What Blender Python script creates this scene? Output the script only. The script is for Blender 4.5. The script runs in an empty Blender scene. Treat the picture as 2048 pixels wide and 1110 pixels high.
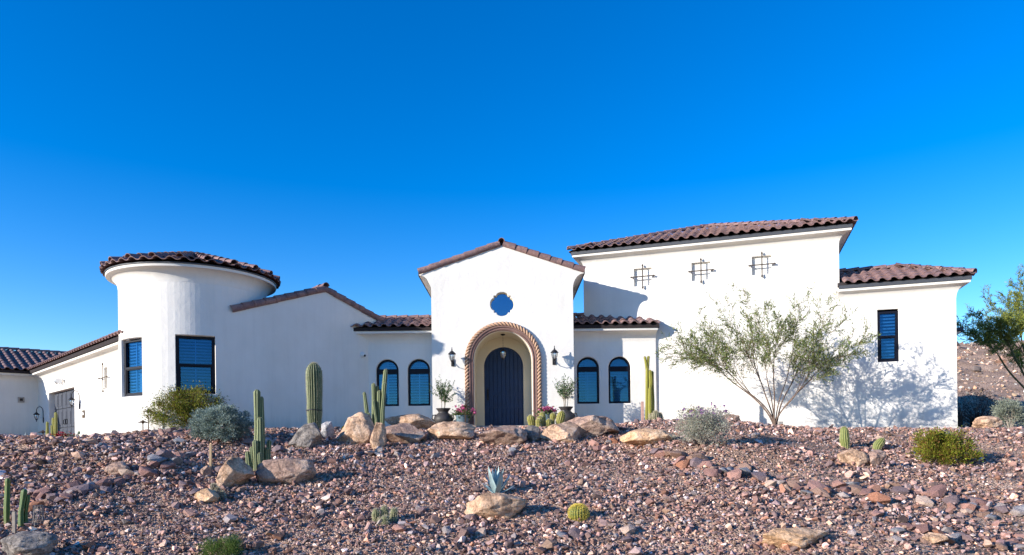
import bpy, bmesh, math, random
import numpy as np
from mathutils import Vector, Matrix, geometry, noise
from math import sin, cos, pi, radians, sqrt, atan2

S = bpy.context.scene
COL = S.collection
# ------------------------------------------------------------------ camera
EYE = 1.6            # camera height above the street; heights below are counted from the eye
F = 1365.3           # focal length in photo pixels (24 mm on a 36 mm sensor)
ROLL = 0.0125
cd = bpy.data.cameras.new('camera'); cam = bpy.data.objects.new('camera', cd); COL.objects.link(cam)
cd.lens = 24; cd.sensor_width = 36; cd.shift_y = 325/2048; cd.clip_end = 5000; cd.clip_start = .05
cam.matrix_world = Matrix.Translation((0, 0, 0)) @ Matrix.Rotation(pi/2, 4, 'X') @ Matrix.Rotation(-ROLL, 4, 'Z')
S.camera = cam
# ------------------------------------------------------------------ light
SUN_AZ, SUN_EL = radians(62.5), radians(16.5)      # azimuth: to the left of straight behind the camera
to_sun = Vector((-sin(SUN_AZ)*cos(SUN_EL), -cos(SUN_AZ)*cos(SUN_EL), sin(SUN_EL)))
w = bpy.data.worlds.new('World'); S.world = w; w.use_nodes = True
nt = w.node_tree; nt.nodes.clear()
sky = nt.nodes.new('ShaderNodeTexSky'); sky.sky_type = 'NISHITA'; sky.sun_disc = False
sky.sun_elevation = SUN_EL; sky.sun_rotation = atan2(to_sun.x, to_sun.y)
sky.air_density = 1.0; sky.dust_density = 0.0; sky.ozone_density = 3.0; sky.altitude = 600
hs = nt.nodes.new('ShaderNodeHueSaturation'); hs.inputs['Saturation'].default_value = 1.42
hs.inputs['Hue'].default_value = 0.513; hs.inputs['Value'].default_value = 1.0
bg = nt.nodes.new('ShaderNodeBackground'); bg.inputs[1].default_value = 0.134
wo = nt.nodes.new('ShaderNodeOutputWorld')
nt.links.new(sky.outputs[0], hs.inputs['Color']); nt.links.new(hs.outputs[0], bg.inputs[0]); nt.links.new(bg.outputs[0], wo.inputs[0])
sd = bpy.data.lights.new('sun', 'SUN'); sun = bpy.data.objects.new('sun', sd); COL.objects.link(sun)
sd.energy = 4.1; sd.angle = radians(.5); sd.color = (1.0, .93, .84)
sun.rotation_euler = to_sun.to_track_quat('Z', 'Y').to_euler()
S.view_settings.view_transform = 'Standard'; S.view_settings.look = 'None'
S.view_settings.gamma = 1; S.view_settings.use_curve_mapping = False
S.view_settings.exposure = 0.95
S.cycles.max_bounces = 6; S.cycles.transparent_max_bounces = 12

rng = np.random.default_rng(7)
random.seed(7)

# ------------------------------------------------------------------ materials
def _mat(name):
    m = bpy.data.materials.new(name); m.use_nodes = True
    nt = m.node_tree; b = nt.nodes['Principled BSDF']
    return m, nt, b
def M(name, col, rough=.8, var=.12, scale=6., bump=0., bscale=40., metal=0., attr=False, objvar=0., spec=.4, trans=0., fine=0.):
    """procedural: colour (or vertex colour) x noise, with a little relief"""
    m, nt, b = _mat(name); N = nt.nodes; L = nt.links
    tc = N.new('ShaderNodeTexCoord')
    no = N.new('ShaderNodeTexNoise'); no.inputs['Scale'].default_value = scale; no.inputs['Detail'].default_value = 6
    L.new(tc.outputs['Object'], no.inputs['Vector'])
    mr = N.new('ShaderNodeMapRange'); mr.inputs[1].default_value = .25; mr.inputs[2].default_value = .75
    mr.inputs[3].default_value = 1-var; mr.inputs[4].default_value = 1+var
    L.new(no.outputs['Fac'], mr.inputs[0])
    mx = N.new('ShaderNodeVectorMath'); mx.operation = 'SCALE'
    if attr:
        at_ = N.new('ShaderNodeAttribute'); at_.attribute_name = 'Col'; L.new(at_.outputs['Color'], mx.inputs[0])
    else:
        mx.inputs[0].default_value = col[:3]
    L.new(mr.outputs[0], mx.inputs['Scale'])
    out = mx.outputs[0]
    if objvar:
        oi = N.new('ShaderNodeObjectInfo')
        cr = N.new('ShaderNodeMapRange'); cr.inputs[3].default_value = 1-objvar; cr.inputs[4].default_value = 1+objvar
        L.new(oi.outputs['Random'], cr.inputs[0])
        m2 = N.new('ShaderNodeVectorMath'); m2.operation = 'SCALE'; L.new(out, m2.inputs[0]); L.new(cr.outputs[0], m2.inputs['Scale'])
        out = m2.outputs[0]
    if fine:
        n3 = N.new('ShaderNodeTexNoise'); n3.inputs['Scale'].default_value = bscale*2; n3.inputs['Detail'].default_value = 4
        L.new(tc.outputs['Object'], n3.inputs['Vector'])
        r3 = N.new('ShaderNodeMapRange'); r3.inputs[1].default_value = .3; r3.inputs[2].default_value = .7
        r3.inputs[3].default_value = 1-fine; r3.inputs[4].default_value = 1+fine; L.new(n3.outputs['Fac'], r3.inputs[0])
        m3 = N.new('ShaderNodeVectorMath'); m3.operation = 'SCALE'; L.new(out, m3.inputs[0]); L.new(r3.outputs[0], m3.inputs['Scale'])
        out = m3.outputs[0]
    L.new(out, b.inputs['Base Color'])
    b.inputs['Roughness'].default_value = rough; b.inputs['Metallic'].default_value = metal
    b.inputs['Specular IOR Level'].default_value = spec
    if bump:
        n2 = N.new('ShaderNodeTexNoise'); n2.inputs['Scale'].default_value = bscale; n2.inputs['Detail'].default_value = 8
        L.new(tc.outputs['Object'], n2.inputs['Vector'])
        bp = N.new('ShaderNodeBump'); bp.inputs['Strength'].default_value = min(bump, 1.); bp.inputs['Distance'].default_value = .02
        L.new(n2.outputs['Fac'], bp.inputs['Height']); L.new(bp.outputs[0], b.inputs['Normal'])
    if trans:
        tr = N.new('ShaderNodeBsdfTranslucent'); L.new(out, tr.inputs['Color'])
        ms = N.new('ShaderNodeMixShader'); ms.inputs[0].default_value = trans
        L.new(b.outputs[0], ms.inputs[1]); L.new(tr.outputs[0], ms.inputs[2])
        L.new(ms.outputs[0], N['Material Output'].inputs['Surface'])
    return m
def stucco():
    m, nt, b = _mat('stucco'); N = nt.nodes; L = nt.links
    tc = N.new('ShaderNodeTexCoord')
    a = N.new('ShaderNodeTexNoise'); a.inputs['Scale'].default_value = 1.1; a.inputs['Detail'].default_value = 5
    L.new(tc.outputs['Object'], a.inputs['Vector'])
    cr = N.new('ShaderNodeValToRGB'); cr.color_ramp.elements[0].position = .32; cr.color_ramp.elements[1].position = .68
    cr.color_ramp.elements[0].color = (.75, .71, .645, 1); cr.color_ramp.elements[1].color = (.81, .775, .715, 1)
    L.new(a.outputs['Fac'], cr.inputs[0]); L.new(cr.outputs[0], b.inputs['Base Color'])
    b.inputs['Roughness'].default_value = .92; b.inputs['Specular IOR Level'].default_value = .15
    mp = N.new('ShaderNodeMapping'); mp.inputs['Scale'].default_value = (2.2, 2.2, .16); L.new(tc.outputs['Object'], mp.inputs['Vector'])
    sn = N.new('ShaderNodeTexNoise'); sn.inputs['Scale'].default_value = 2.4; sn.inputs['Detail'].default_value = 7; sn.inputs['Roughness'].default_value = .7; L.new(mp.outputs[0], sn.inputs['Vector'])
    sr = N.new('ShaderNodeMapRange'); sr.inputs[1].default_value = .30; sr.inputs[2].default_value = .52; sr.inputs[3].default_value = .95; sr.inputs[4].default_value = 1.; L.new(sn.outputs['Fac'], sr.inputs[0])
    # splash dust along the foot of the walls
    sx = N.new('ShaderNodeSeparateXYZ'); L.new(tc.outputs['Object'], sx.inputs[0])
    ad = N.new('ShaderNodeMath'); ad.operation = 'MULTIPLY_ADD'; ad.inputs[1].default_value = .9; L.new(sn.outputs['Fac'], ad.inputs[0]); L.new(sx.outputs['Z'], ad.inputs[2])
    zr = N.new('ShaderNodeMapRange'); zr.inputs[1].default_value = .25; zr.inputs[2].default_value = .75; zr.inputs[3].default_value = .80; zr.inputs[4].default_value = 1.; L.new(ad.outputs[0], zr.inputs[0])
    mm = N.new('ShaderNodeMath'); mm.operation = 'MULTIPLY'; L.new(sr.outputs[0], mm.inputs[0]); L.new(zr.outputs[0], mm.inputs[1])
    vs = N.new('ShaderNodeVectorMath'); vs.operation = 'SCALE'; L.new(cr.outputs[0], vs.inputs[0]); L.new(mm.outputs[0], vs.inputs['Scale']); L.new(vs.outputs[0], b.inputs['Base Color'])
    n1 = N.new('ShaderNodeTexNoise'); n1.inputs['Scale'].default_value = 5.; n1.inputs['Detail'].default_value = 3; n1.inputs['Distortion'].default_value = .6
    n2 = N.new('ShaderNodeTexNoise'); n2.inputs['Scale'].default_value = 60; n2.inputs['Detail'].default_value = 4
    L.new(tc.outputs['Object'], n1.inputs['Vector']); L.new(tc.outputs['Object'], n2.inputs['Vector'])
    b1 = N.new('ShaderNodeBump'); b1.inputs['Strength'].default_value = .4; b1.inputs['Distance'].default_value = .02
    b2 = N.new('ShaderNodeBump'); b2.inputs['Strength'].default_value = .35; b2.inputs['Distance'].default_value = .005
    L.new(n1.outputs['Fac'], b1.inputs['Height']); L.new(n2.outputs['Fac'], b2.inputs['Height'])
    L.new(b1.outputs[0], b2.inputs['Normal']); L.new(b2.outputs[0], b.inputs['Normal'])
    return m
def glass(name, tint, refl, gcol=(.9, .95, 1)):
    m, nt, b = _mat(name); N = nt.nodes; L = nt.links
    N.remove(b)
    g = N.new('ShaderNodeBsdfGlossy'); g.inputs['Roughness'].default_value = .015; g.inputs['Color'].default_value = (*gcol, 1)
    no = N.new('ShaderNodeTexNoise'); no.inputs['Scale'].default_value = 1.3
    tc = N.new('ShaderNodeTexCoord'); L.new(tc.outputs['Object'], no.inputs['Vector'])
    bp = N.new('ShaderNodeBump'); bp.inputs['Strength'].default_value = .12; bp.inputs['Distance'].default_value = .02
    L.new(no.outputs['Fac'], bp.inputs['Height']); L.new(bp.outputs[0], g.inputs['Normal'])
    t = N.new('ShaderNodeBsdfTransparent'); t.inputs['Color'].default_value = (*tint, 1)
    ms = N.new('ShaderNodeMixShader'); ms.inputs[0].default_value = refl
    L.new(t.outputs[0], ms.inputs[1]); L.new(g.outputs[0], ms.inputs[2]); L.new(ms.outputs[0], N['Material Output'].inputs['Surface'])
    return m
def tile_mat(name='clay_tile'):
    m, nt, b = _mat(name); N = nt.nodes; L = nt.links
    oi = N.new('ShaderNodeObjectInfo'); cr = N.new('ShaderNodeValToRGB')
    E = cr.color_ramp.elements
    cols = [(0, (.115, .06, .055)), (.2, (.19, .10, .088)), (.45, (.245, .135, .115)), (.7, (.17, .105, .105)), (.85, (.29, .17, .145)), (1, (.13, .085, .09))]
    E[0].position = 0; E[0].color = (*cols[0][1], 1); E[1].position = 1; E[1].color = (*cols[-1][1], 1)
    for p, c in cols[1:-1]:
        e = E.new(p); e.color = (*c, 1)
    tc = N.new('ShaderNodeTexCoord'); no = N.new('ShaderNodeTexNoise'); no.inputs['Scale'].default_value = 7; no.inputs['Detail'].default_value = 6
    g = N.new('ShaderNodeNewGeometry')
    L.new(g.outputs['Position'], no.inputs['Vector'])
    # random per tile plus a slow drift
    ad = N.new('ShaderNodeMath'); ad.operation = 'ADD'; L.new(oi.outputs['Random'], ad.inputs[0])
    L.new(no.outputs['Fac'], ad.inputs[1])
    fr = N.new('ShaderNodeMath'); fr.operation = 'FRACT'; L.new(ad.outputs[0], fr.inputs[0])
    pp = N.new('ShaderNodeMath'); pp.operation = 'PINGPONG'; pp.inputs[1].default_value = 1.; L.new(ad.outputs[0], pp.inputs[0])
    L.new(pp.outputs[0], cr.inputs[0])
    n4 = N.new('ShaderNodeTexNoise'); n4.inputs['Scale'].default_value = 45; n4.inputs['Detail'].default_value = 5
    L.new(g.outputs['Position'], n4.inputs['Vector'])
    mr = N.new('ShaderNodeMapRange'); mr.inputs[1].default_value = .3; mr.inputs[2].default_value = .7; mr.inputs[3].default_value = .75; mr.inputs[4].default_value = 1.25
    L.new(n4.outputs['Fac'], mr.inputs[0])
    vm = N.new('ShaderNodeVectorMath'); vm.operation = 'SCALE'; L.new(cr.outputs[0], vm.inputs[0]); L.new(mr.outputs[0], vm.inputs['Scale'])
    L.new(vm.outputs[0], b.inputs['Base Color']); b.inputs['Roughness'].default_value = .8
    bp = N.new('ShaderNodeBump'); bp.inputs['Strength'].default_value = .5; bp.inputs['Distance'].default_value = .006
    L.new(n4.outputs['Fac'], bp.inputs['Height']); L.new(bp.outputs[0], b.inputs['Normal'])
    return m
def rock_mat(name, c1, c2, c3, scale=3.):
    m, nt, b = _mat(name); N = nt.nodes; L = nt.links
    tc = N.new('ShaderNodeTexCoord')
    n1 = N.new('ShaderNodeTexNoise'); n1.inputs['Scale'].default_value = scale; n1.inputs['Detail'].default_value = 9; n1.inputs['Roughness'].default_value = .65; n1.inputs['Distortion'].default_value = .4
    L.new(tc.outputs['Object'], n1.inputs['Vector'])
    cr = N.new('ShaderNodeValToRGB'); E = cr.color_ramp.elements
    E[0].position = .33; E[0].color = (*c1, 1); E[1].position = .68; E[1].color = (*c3, 1)
    e = E.new(.5); e.color = (*c2, 1)
    L.new(n1.outputs['Fac'], cr.inputs[0])
    n2 = N.new('ShaderNodeTexNoise'); n2.inputs['Scale'].default_value = 28; n2.inputs['Detail'].default_value = 8; n2.inputs['Roughness'].default_value = .7
    L.new(tc.outputs['Object'], n2.inputs['Vector'])
    mr = N.new('ShaderNodeMapRange'); mr.inputs[1].default_value = .32; mr.inputs[2].default_value = .66; mr.inputs[3].default_value = .55; mr.inputs[4].default_value = 1.3
    L.new(n2.outputs['Fac'], mr.inputs[0])
    vo = N.new('ShaderNodeTexVoronoi'); vo.feature = 'DISTANCE_TO_EDGE'; vo.inputs['Scale'].default_value = 2.6
    nd = N.new('ShaderNodeVectorMath'); nd.operation = 'ADD'; L.new(tc.outputs['Object'], nd.inputs[0])
    sc_ = N.new('ShaderNodeVectorMath'); sc_.operation = 'SCALE'; sc_.inputs['Scale'].default_value = .5; L.new(n1.outputs['Color'], sc_.inputs[0]); L.new(sc_.outputs[0], nd.inputs[1])
    L.new(nd.outputs[0], vo.inputs['Vector'])
    vr = N.new('ShaderNodeMapRange'); vr.inputs[1].default_value = 0; vr.inputs[2].default_value = .035; vr.inputs[3].default_value = .62; vr.inputs[4].default_value = 1
    L.new(vo.outputs['Distance'], vr.inputs[0])
    mu = N.new('ShaderNodeMath'); mu.operation = 'MULTIPLY'; L.new(mr.outputs[0], mu.inputs[0]); L.new(vr.outputs[0], mu.inputs[1])
    vm = N.new('ShaderNodeVectorMath'); vm.operation = 'SCALE'; L.new(cr.outputs[0], vm.inputs[0]); L.new(mu.outputs[0], vm.inputs['Scale'])
    L.new(vm.outputs[0], b.inputs['Base Color']); b.inputs['Roughness'].default_value = .92; b.inputs['Specular IOR Level'].default_value = .2
    bp = N.new('ShaderNodeBump'); bp.inputs['Strength'].default_value = .9; bp.inputs['Distance'].default_value = .03
    ad = N.new('ShaderNodeMath'); ad.operation = 'MULTIPLY_ADD'; ad.inputs[1].default_value = .6; L.new(vr.outputs[0], ad.inputs[0]); L.new(n2.outputs['Fac'], ad.inputs[2])
    L.new(ad.outputs[0], bp.inputs['Height']); L.new(bp.outputs[0], b.inputs['Normal'])
    return m

STUCCO = stucco()
CREAM = M('cream_stucco', (.66, .58, .43), .9, .05, 2, .4, 60)
TILE = tile_mat()
UNDER = M('roof_underlay', (.03, .022, .022), .95, .2, 8)
FASCIA = M('slate_painted_wood', (.055, .06, .072), .6, .1, 8, .2, 40)
WINFR = M('dark_window_frame', (.004, .005, .012), .5, .1, 10, spec=.2)
GLASS = glass('window_glass', (.42, .64, .82), .09, (.2, .6, .95))
GLASS2 = glass('blue_leaded_glass', (.5, .6, .7), .30, (.42, .62, .85))
BLIND = M('white_shutter_paint', (.75, .76, .76), .6, .04, 5)
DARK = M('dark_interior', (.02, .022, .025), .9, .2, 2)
DOORM = M('navy_door_paint', (.003, .020, .075), .5, .25, 4, .25, 25)
STONE = M('cast_stone_brown', (.23, .135, .11), .85, .18, 9, .5, 50, fine=.12)
ROPE = M('cast_stone_rope', (.46, .29, .19), .8, .15, 9, .4, 50, fine=.15)
IRON = M('black_iron', (.018, .018, .022), .5, .3, 12, .3, 50, metal=.3)
RUST = M('bronze_metal', (.10, .065, .035), .5, .3, 12, .3, 50, metal=.5)
LANT = glass('lantern_glass', (.85, .88, .9), .3)
GREYD = M('grey_garage_paint', (.05, .058, .078), .55, .1, 4, .2, 30)
WHITEP = M('white_plastic', (.75, .75, .73), .45, .04, 5)
VC_STONE = M('crushed_rock', (.3, .3, .3), .9, .28, 38, .6, 120, attr=True, spec=.25)
VC_LEAF = M('leaf', (.1, .1, .1), .6, .2, 9, attr=True, trans=.3, spec=.3)
VC_CACT = M('cactus_skin', (.1, .1, .1), .6, .12, 14, .2, 60, attr=True, spec=.35)
BARK = M('bark', (.17, .115, .085), .9, .3, 18, .6, 60)
WOOD = M('pale_stake_wood', (.42, .29, .17), .85, .2, 12, .3, 60)
POT = M('black_pot_clay', (.045, .04, .038), .55, .25, 5, .2, 30)
POTB = M('blue_grey_pot', (.13, .19, .22), .5, .15, 6, .2, 30)
CONC = M('porch_concrete', (.36, .32, .28), .9, .12, 3, .4, 60)
SPINE = M('pale_spines', (.55, .48, .33), .7, .2, 10)

# ------------------------------------------------------------------ mesh helper
class MB:
    def __init__(s): s.v = []; s.f = []; s.c = []; s.col = (1, 1, 1)
    def add(s, vs, fs, cols=None):
        n = len(s.v); s.v += [tuple(p) for p in vs]; s.f += [tuple(i+n for i in f) for f in fs]
        s.c += cols if cols else [s.col]*len(vs)
    def poly(s, pts): s.add(pts, [tuple(range(len(pts)))])
    def box(s, c, ax, ay, az, hx, hy, hz):
        c = Vector(c); ax = Vector(ax)*hx; ay = Vector(ay)*hy; az = Vector(az)*hz
        vs = [c+i*ax+j*ay+k*az for i in (-1, 1) for j in (-1, 1) for k in (-1, 1)]
        s.add(vs, [(0, 1, 3, 2), (4, 6, 7, 5), (0, 4, 5, 1), (2, 3, 7, 6), (0, 2, 6, 4), (1, 5, 7, 3)])
    def bbox(s, x0, x1, y0, y1, z0, z1): s.box(((x0+x1)/2, (y0+y1)/2, (z0+z1)/2), (1, 0, 0), (0, 1, 0), (0, 0, 1), (x1-x0)/2, (y1-y0)/2, (z1-z0)/2)
    def rings(s, rings, closed=True, cap0=True, cap1=True, cols=None):
        m = len(rings[0]); base = len(s.v); fs = []
        vs = [p for r in rings for p in r]
        for i in range(len(rings)-1):
            for j in range(m if closed else m-1):
                k = (j+1) % m
                fs.append((i*m+j, i*m+k, (i+1)*m+k, (i+1)*m+j))
        if cap0: fs.append(tuple(reversed(range(m))))
        if cap1: fs.append(tuple((len(rings)-1)*m+j for j in range(m)))
        s.add(vs, fs, cols)
    def tube(s, path, rad, n=6, cap=True):
        path = [Vector(p) for p in path]
        if not hasattr(rad, '__len__'): rad = [rad]*len(path)
        rings = []; up = None
        for i, p in enumerate(path):
            t = (path[min(i+1, len(path)-1)]-path[max(i-1, 0)]).normalized()
            if up is None: up = Vector((0, 0, 1)) if abs(t.z) < .9 else Vector((0, 1, 0))
            x = t.cross(up).normalized(); y = x.cross(t).normalized(); up = y
            rings.append([p+(x*cos(2*pi*k/n)+y*sin(2*pi*k/n))*rad[i] for k in range(n)])
        s.rings(rings, True, cap, cap)
    def lathe(s, c, prof, n=20, cap0=True, cap1=False):
        c = Vector(c)
        s.rings([[c+Vector((r*cos(2*pi*k/n), r*sin(2*pi*k/n), z)) for k in range(n)] for r, z in prof], True, cap0, cap1)
ORG = {}
def _mesh(name, vs, fs, mat, smooth=False, cols=None):
    me = bpy.data.meshes.new(name); me.from_pydata(vs, [], fs); me.update()
    if mat: me.materials.append(mat)
    if cols is not None:
        a = me.color_attributes.new('Col', 'FLOAT_COLOR', 'POINT')
        a.data.foreach_set('color', np.array([(*c, 1) for c in cols], dtype=np.float32).ravel())
    if smooth:
        me.polygons.foreach_set('use_smooth', [True]*len(me.polygons))
        if smooth != 'all': me.set_sharp_from_angle(angle=radians(smooth if smooth is not True else 40))
    return me
def link(o, parent=None):
    COL.objects.link(o)
    if parent: o.parent = parent
def build(mb, name, mat, parent=None, smooth=False, base=None, vc=False):
    org = ORG[parent] if parent else Vector(base if base is not None else (0, 0, 0))
    vs = [(p[0]-org.x, p[1]-org.y, p[2]-org.z) for p in mb.v]
    me = _mesh(name, vs, mb.f, mat, smooth, mb.c if vc else None)
    o = bpy.data.objects.new(name, me); link(o, parent)
    if not parent: o.location = org
    ORG[o] = org
    return o
def tag(o, label, cat, group=None):
    o['label'] = label; o['category'] = cat
    if group: o['group'] = group
    return o
def thing(name, loc, label, cat, group=None):
    o = bpy.data.objects.new(name, None); o.empty_display_size = .2; COL.objects.link(o); o.location = loc; ORG[o] = Vector(loc)
    return tag(o, label, cat, group)
def inst(name, me, mat4, parent):
    o = bpy.data.objects.new(name, me); COL.objects.link(o); o.parent = parent
    m = mat4.copy(); m.translation = m.translation-ORG[parent]; o.matrix_local = m
    ORG[o] = mat4.translation.copy()
    return o
def npmesh(name, V, Fc, mat, cols=None, parent=None, smooth=False):
    """V (n,3), Fc (m,k) arrays -> one object"""
    me = bpy.data.meshes.new(name); n, m, k = len(V), len(Fc), Fc.shape[1]
    org = ORG[parent] if parent else Vector((0, 0, 0))
    V = V-np.array(org)
    me.vertices.add(n); me.vertices.foreach_set('co', V.astype(np.float32).ravel())
    me.loops.add(m*k); me.loops.foreach_set('vertex_index', Fc.astype(np.int32).ravel())
    me.polygons.add(m); me.polygons.foreach_set('loop_start', np.arange(0, m*k, k, dtype=np.int32))
    me.polygons.foreach_set('loop_total', np.full(m, k, dtype=np.int32))
    me.polygons.foreach_set('use_smooth', np.full(m, bool(smooth)))
    me.update(calc_edges=True); me.materials.append(mat)
    if cols is not None:
        a = me.color_attributes.new('Col', 'FLOAT_COLOR', 'POINT')
        a.data.foreach_set('color', np.concatenate([cols, np.ones((n, 1))], 1).astype(np.float32).ravel())
    o = bpy.data.objects.new(name, me); link(o, parent); ORG[o] = org
    return o

# ------------------------------------------------------------------ where a photo pixel lies, at a given distance
def ray(px, py):
    dx, dy = px-1024, py-880
    return (dx-dy*ROLL)/F, -(dy+dx*ROLL)/F
def at(px, py, Y):
    u, v = ray(px, py); return Vector((u*Y, Y, v*Y))

# ------------------------------------------------------------------ terrain
def ss(a, b, x):
    t = np.clip((x-a)/(b-a), 0, 1); return t*t*(3-2*t)
CX = np.array([-30, -14, -12.8, -11, -9, -6.8, -5, -3.5, 0, 2.2, 3.6, 5.2, 6.6, 7.7, 10, 12.2, 16, 30])
CZ = np.array([-.14, -.06, -.03, .05, .24, .36, .32, .27, .27, .29, .42, .42, .25, .17, .14, .11, .11, .11])
def fbm(X, Y):
    return (np.sin(X*.9+1.3*np.sin(Y*.7))*np.cos(Y*1.1+.6*np.sin(X*1.3))*.5+np.sin(X*2.3+.5)*np.sin(Y*2.7+1.)*.25+np.sin(X*5.1+Y*1.7)*np.cos(Y*4.3-X)*.12)
def zg(X, Y):
    X = np.asarray(X, float); Y = np.asarray(Y, float)
    zc = np.interp(X, CX, CZ)
    d = 16.9-Y
    face = zc-.25*(np.sqrt(np.maximum(d, 0)**2+.5)-.707)
    padc = np.interp(X, [-30, -14, -9.5, -5, -2.4, 2, 5, 8, 13, 30], [-.2, -.06, .24, .32, .36, .36, .38, .2, .13, .13])
    back = zc+(padc-zc)*ss(17.2, 19.6, Y)
    z = np.where(d > 0, face, back)
    z = z+.07*fbm(X, Y)*ss(0, 2, np.maximum(d, 0))
    # low berms of larger rock
    z = z+.22*np.exp(-((Y-(12.4+(X+6.2)*-.28))/.5)**2)*ss(-12, -10.5, X)*(1-ss(-6.4, -5.6, X))
    z = z+.13*np.exp(-((Y-(13.6-(X-3.4)*.33))/.5)**2)*ss(2.4, 3.4, X)*(1-ss(8.5, 9.5, X))
    z = z+.60*ss(5.2, 11.5, -X)*np.exp(-((Y-13.2)/2.3)**2)  # mound added to tilt the left slope away from the sun and dim it
    z = np.maximum(z, -1.78)+.04*fbm(X*1.3, Y*1.3)*(Y < 9)
    # hillside behind the right end of the house
    h = ss(8, 22, X)*(.10*np.maximum(Y-21.5, 0)+.17*np.maximum(Y-32, 0))*(Y > 21)
    h = np.minimum(h, 7.6+.5*np.sin(X*.3)+.4*np.sin(Y*.4))*(1-.9*ss(90, 300, Y))
    h = h+ss(22, 30, Y)*ss(10, 15, X)*(.35*fbm(X*.8, Y*.6)+.15*fbm(X*2.1, Y*2.3))
    return z+h
def gz(X, Y): return float(zg(X, Y))
def hit(px, py, y0=7.6, y1=40):
    u, v = ray(px, py); Y = y0
    while Y < y1:
        if gz(u*Y, Y) >= v*Y: return Vector((u*Y, Y, v*Y))
        Y += .02
    return Vector((u*17, 17, gz(u*17, 17)))
def gp(px, Y, py=850):
    u, v = ray(px, py); return Vector((u*Y, Y, gz(u*Y, Y)))

def soil():
    m, nt, b = _mat('desert_soil'); N = nt.nodes; L = nt.links
    tc = N.new('ShaderNodeTexCoord')
    n1 = N.new('ShaderNodeTexNoise'); n1.inputs['Scale'].default_value = .9; n1.inputs['Detail'].default_value = 9
    L.new(tc.outputs['Object'], n1.inputs['Vector'])
    cr = N.new('ShaderNodeValToRGB'); E = cr.color_ramp.elements
    E[0].position = .3; E[0].color = (.32, .21, .15, 1); E[1].position = .7; E[1].color = (.52, .36, .265, 1)
    L.new(n1.outputs['Fac'], cr.inputs[0])
    vo = N.new('ShaderNodeTexVoronoi'); vo.inputs['Scale'].default_value = 34; L.new(tc.outputs['Object'], vo.inputs['Vector'])
    hsv = N.new('ShaderNodeMapRange'); hsv.inputs[3].default_value = .55; hsv.inputs[4].default_value = 1.35
    sp = N.new('ShaderNodeSeparateColor'); L.new(vo.outputs['Color'], sp.inputs[0]); L.new(sp.outputs[0], hsv.inputs[0])
    vm = N.new('ShaderNodeVectorMath'); vm.operation = 'SCALE'; L.new(cr.outputs[0], vm.inputs[0]); L.new(hsv.outputs[0], vm.inputs['Scale'])
    L.new(vm.outputs[0], b.inputs['Base Color']); b.inputs['Roughness'].default_value = .95; b.inputs['Specular IOR Level'].default_value = .1
    bp = N.new('ShaderNodeBump'); bp.inputs['Strength'].default_value = 1; bp.inputs['Distance'].default_value = .03; bp.invert = True
    L.new(vo.outputs['Distance'], bp.inputs['Height']); L.new(bp.outputs[0], b.inputs['Normal'])
    return m
SOIL = soil()
far = lambda a, b, n: list(np.sign(a)*np.geomspace(abs(a), abs(b), n))
xs = np.array(far(-2500, -27, 14)+list(np.arange(-26, 18, .16))+list(np.arange(18, 60, .5))+far(61, 2500, 12))
ys = np.array(far(-2500, -5, 10)+[-2, 0, 2, 4, 5.5]+list(np.arange(6.5, 24, .16))+list(np.arange(24, 76, .5))+far(77, 2500, 12))
XX, YY = np.meshgrid(xs, ys)
ZZ = zg(XX, YY)
nx, ny = len(xs), len(ys)
ii = (np.arange(ny-1)[:, None]*nx+np.arange(nx-1)[None, :]).ravel()
g = npmesh('ground', np.stack([XX.ravel(), YY.ravel(), ZZ.ravel()], 1), np.stack([ii, ii+1, ii+nx+1, ii+nx], 1), SOIL, smooth=True)
g['kind'] = 'structure'
# ================================================================== the house
GRILLE = M('weathered_iron', (.085, .07, .06), .7, .3, 12, .3, 50)
FLOOR = .42
house = thing('house', (0, 21, FLOOR), 'long white stucco house with round tower, arched entry and brown clay tile roofs', 'house')
class Fr:
    """a wall plane: origin, direction along it, direction into the building"""
    def __init__(s, o, a, b): s.o = Vector((o[0], o[1], 0)); s.a = Vector((a[0], a[1], 0)).normalized(); s.b = Vector((b[0], b[1], 0)).normalized()
    def P(s, u, z, w=0): return s.o+s.a*u+s.b*w+Vector((0, 0, z))
def panel(mb, fr, outline, holes=(), depth=.2, back=True, w0=0., cham=.022):
    """wall face with openings, rounded arrises and reveals"""
    hl = []
    for h in holes:
        c = Vector((sum(p[0] for p in h)/len(h), sum(p[1] for p in h)/len(h)))
        hl.append([tuple(Vector(p)+(Vector(p)-c).normalized()*cham) for p in h])
    loops = [outline]+hl
    tris = geometry.tessellate_polygon([[Vector((p[0], p[1], 0)) for p in l] for l in loops])
    pts = [p for l in loops for p in l]
    mb.add([fr.P(p[0], p[1], w0) for p in pts], [tuple(t) for t in tris])
    for h, ho in zip(holes, hl):
        r = [[fr.P(p[0], p[1], w0) for p in ho]]
        for k in (.3, .7):
            r.append([fr.P(q[0]+(p[0]-q[0])*sin(k*pi/2), q[1]+(p[1]-q[1])*sin(k*pi/2), w0+cham*(1-cos(k*pi/2))) for p, q in zip(h, ho)])
        r.append([fr.P(p[0], p[1], w0+cham) for p in h]); r.append([fr.P(p[0], p[1], w0+depth) for p in h])
        mb.rings(r, True, False, back)
def rect(u0, u1, z0, z1): return [(u0, z0), (u1, z0), (u1, z1), (u0, z1)]
def arch(cx, r, z0, zs, n=24):
    return [(cx-r, z0), (cx+r, z0)]+[(cx+r*cos(pi*k/n), zs+r*sin(pi*k/n)) for k in range(n+1)]
def inset(loop, d, cx, r, z0, zs, n=24): return arch(cx, r-d, z0+d, zs, n)
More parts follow.
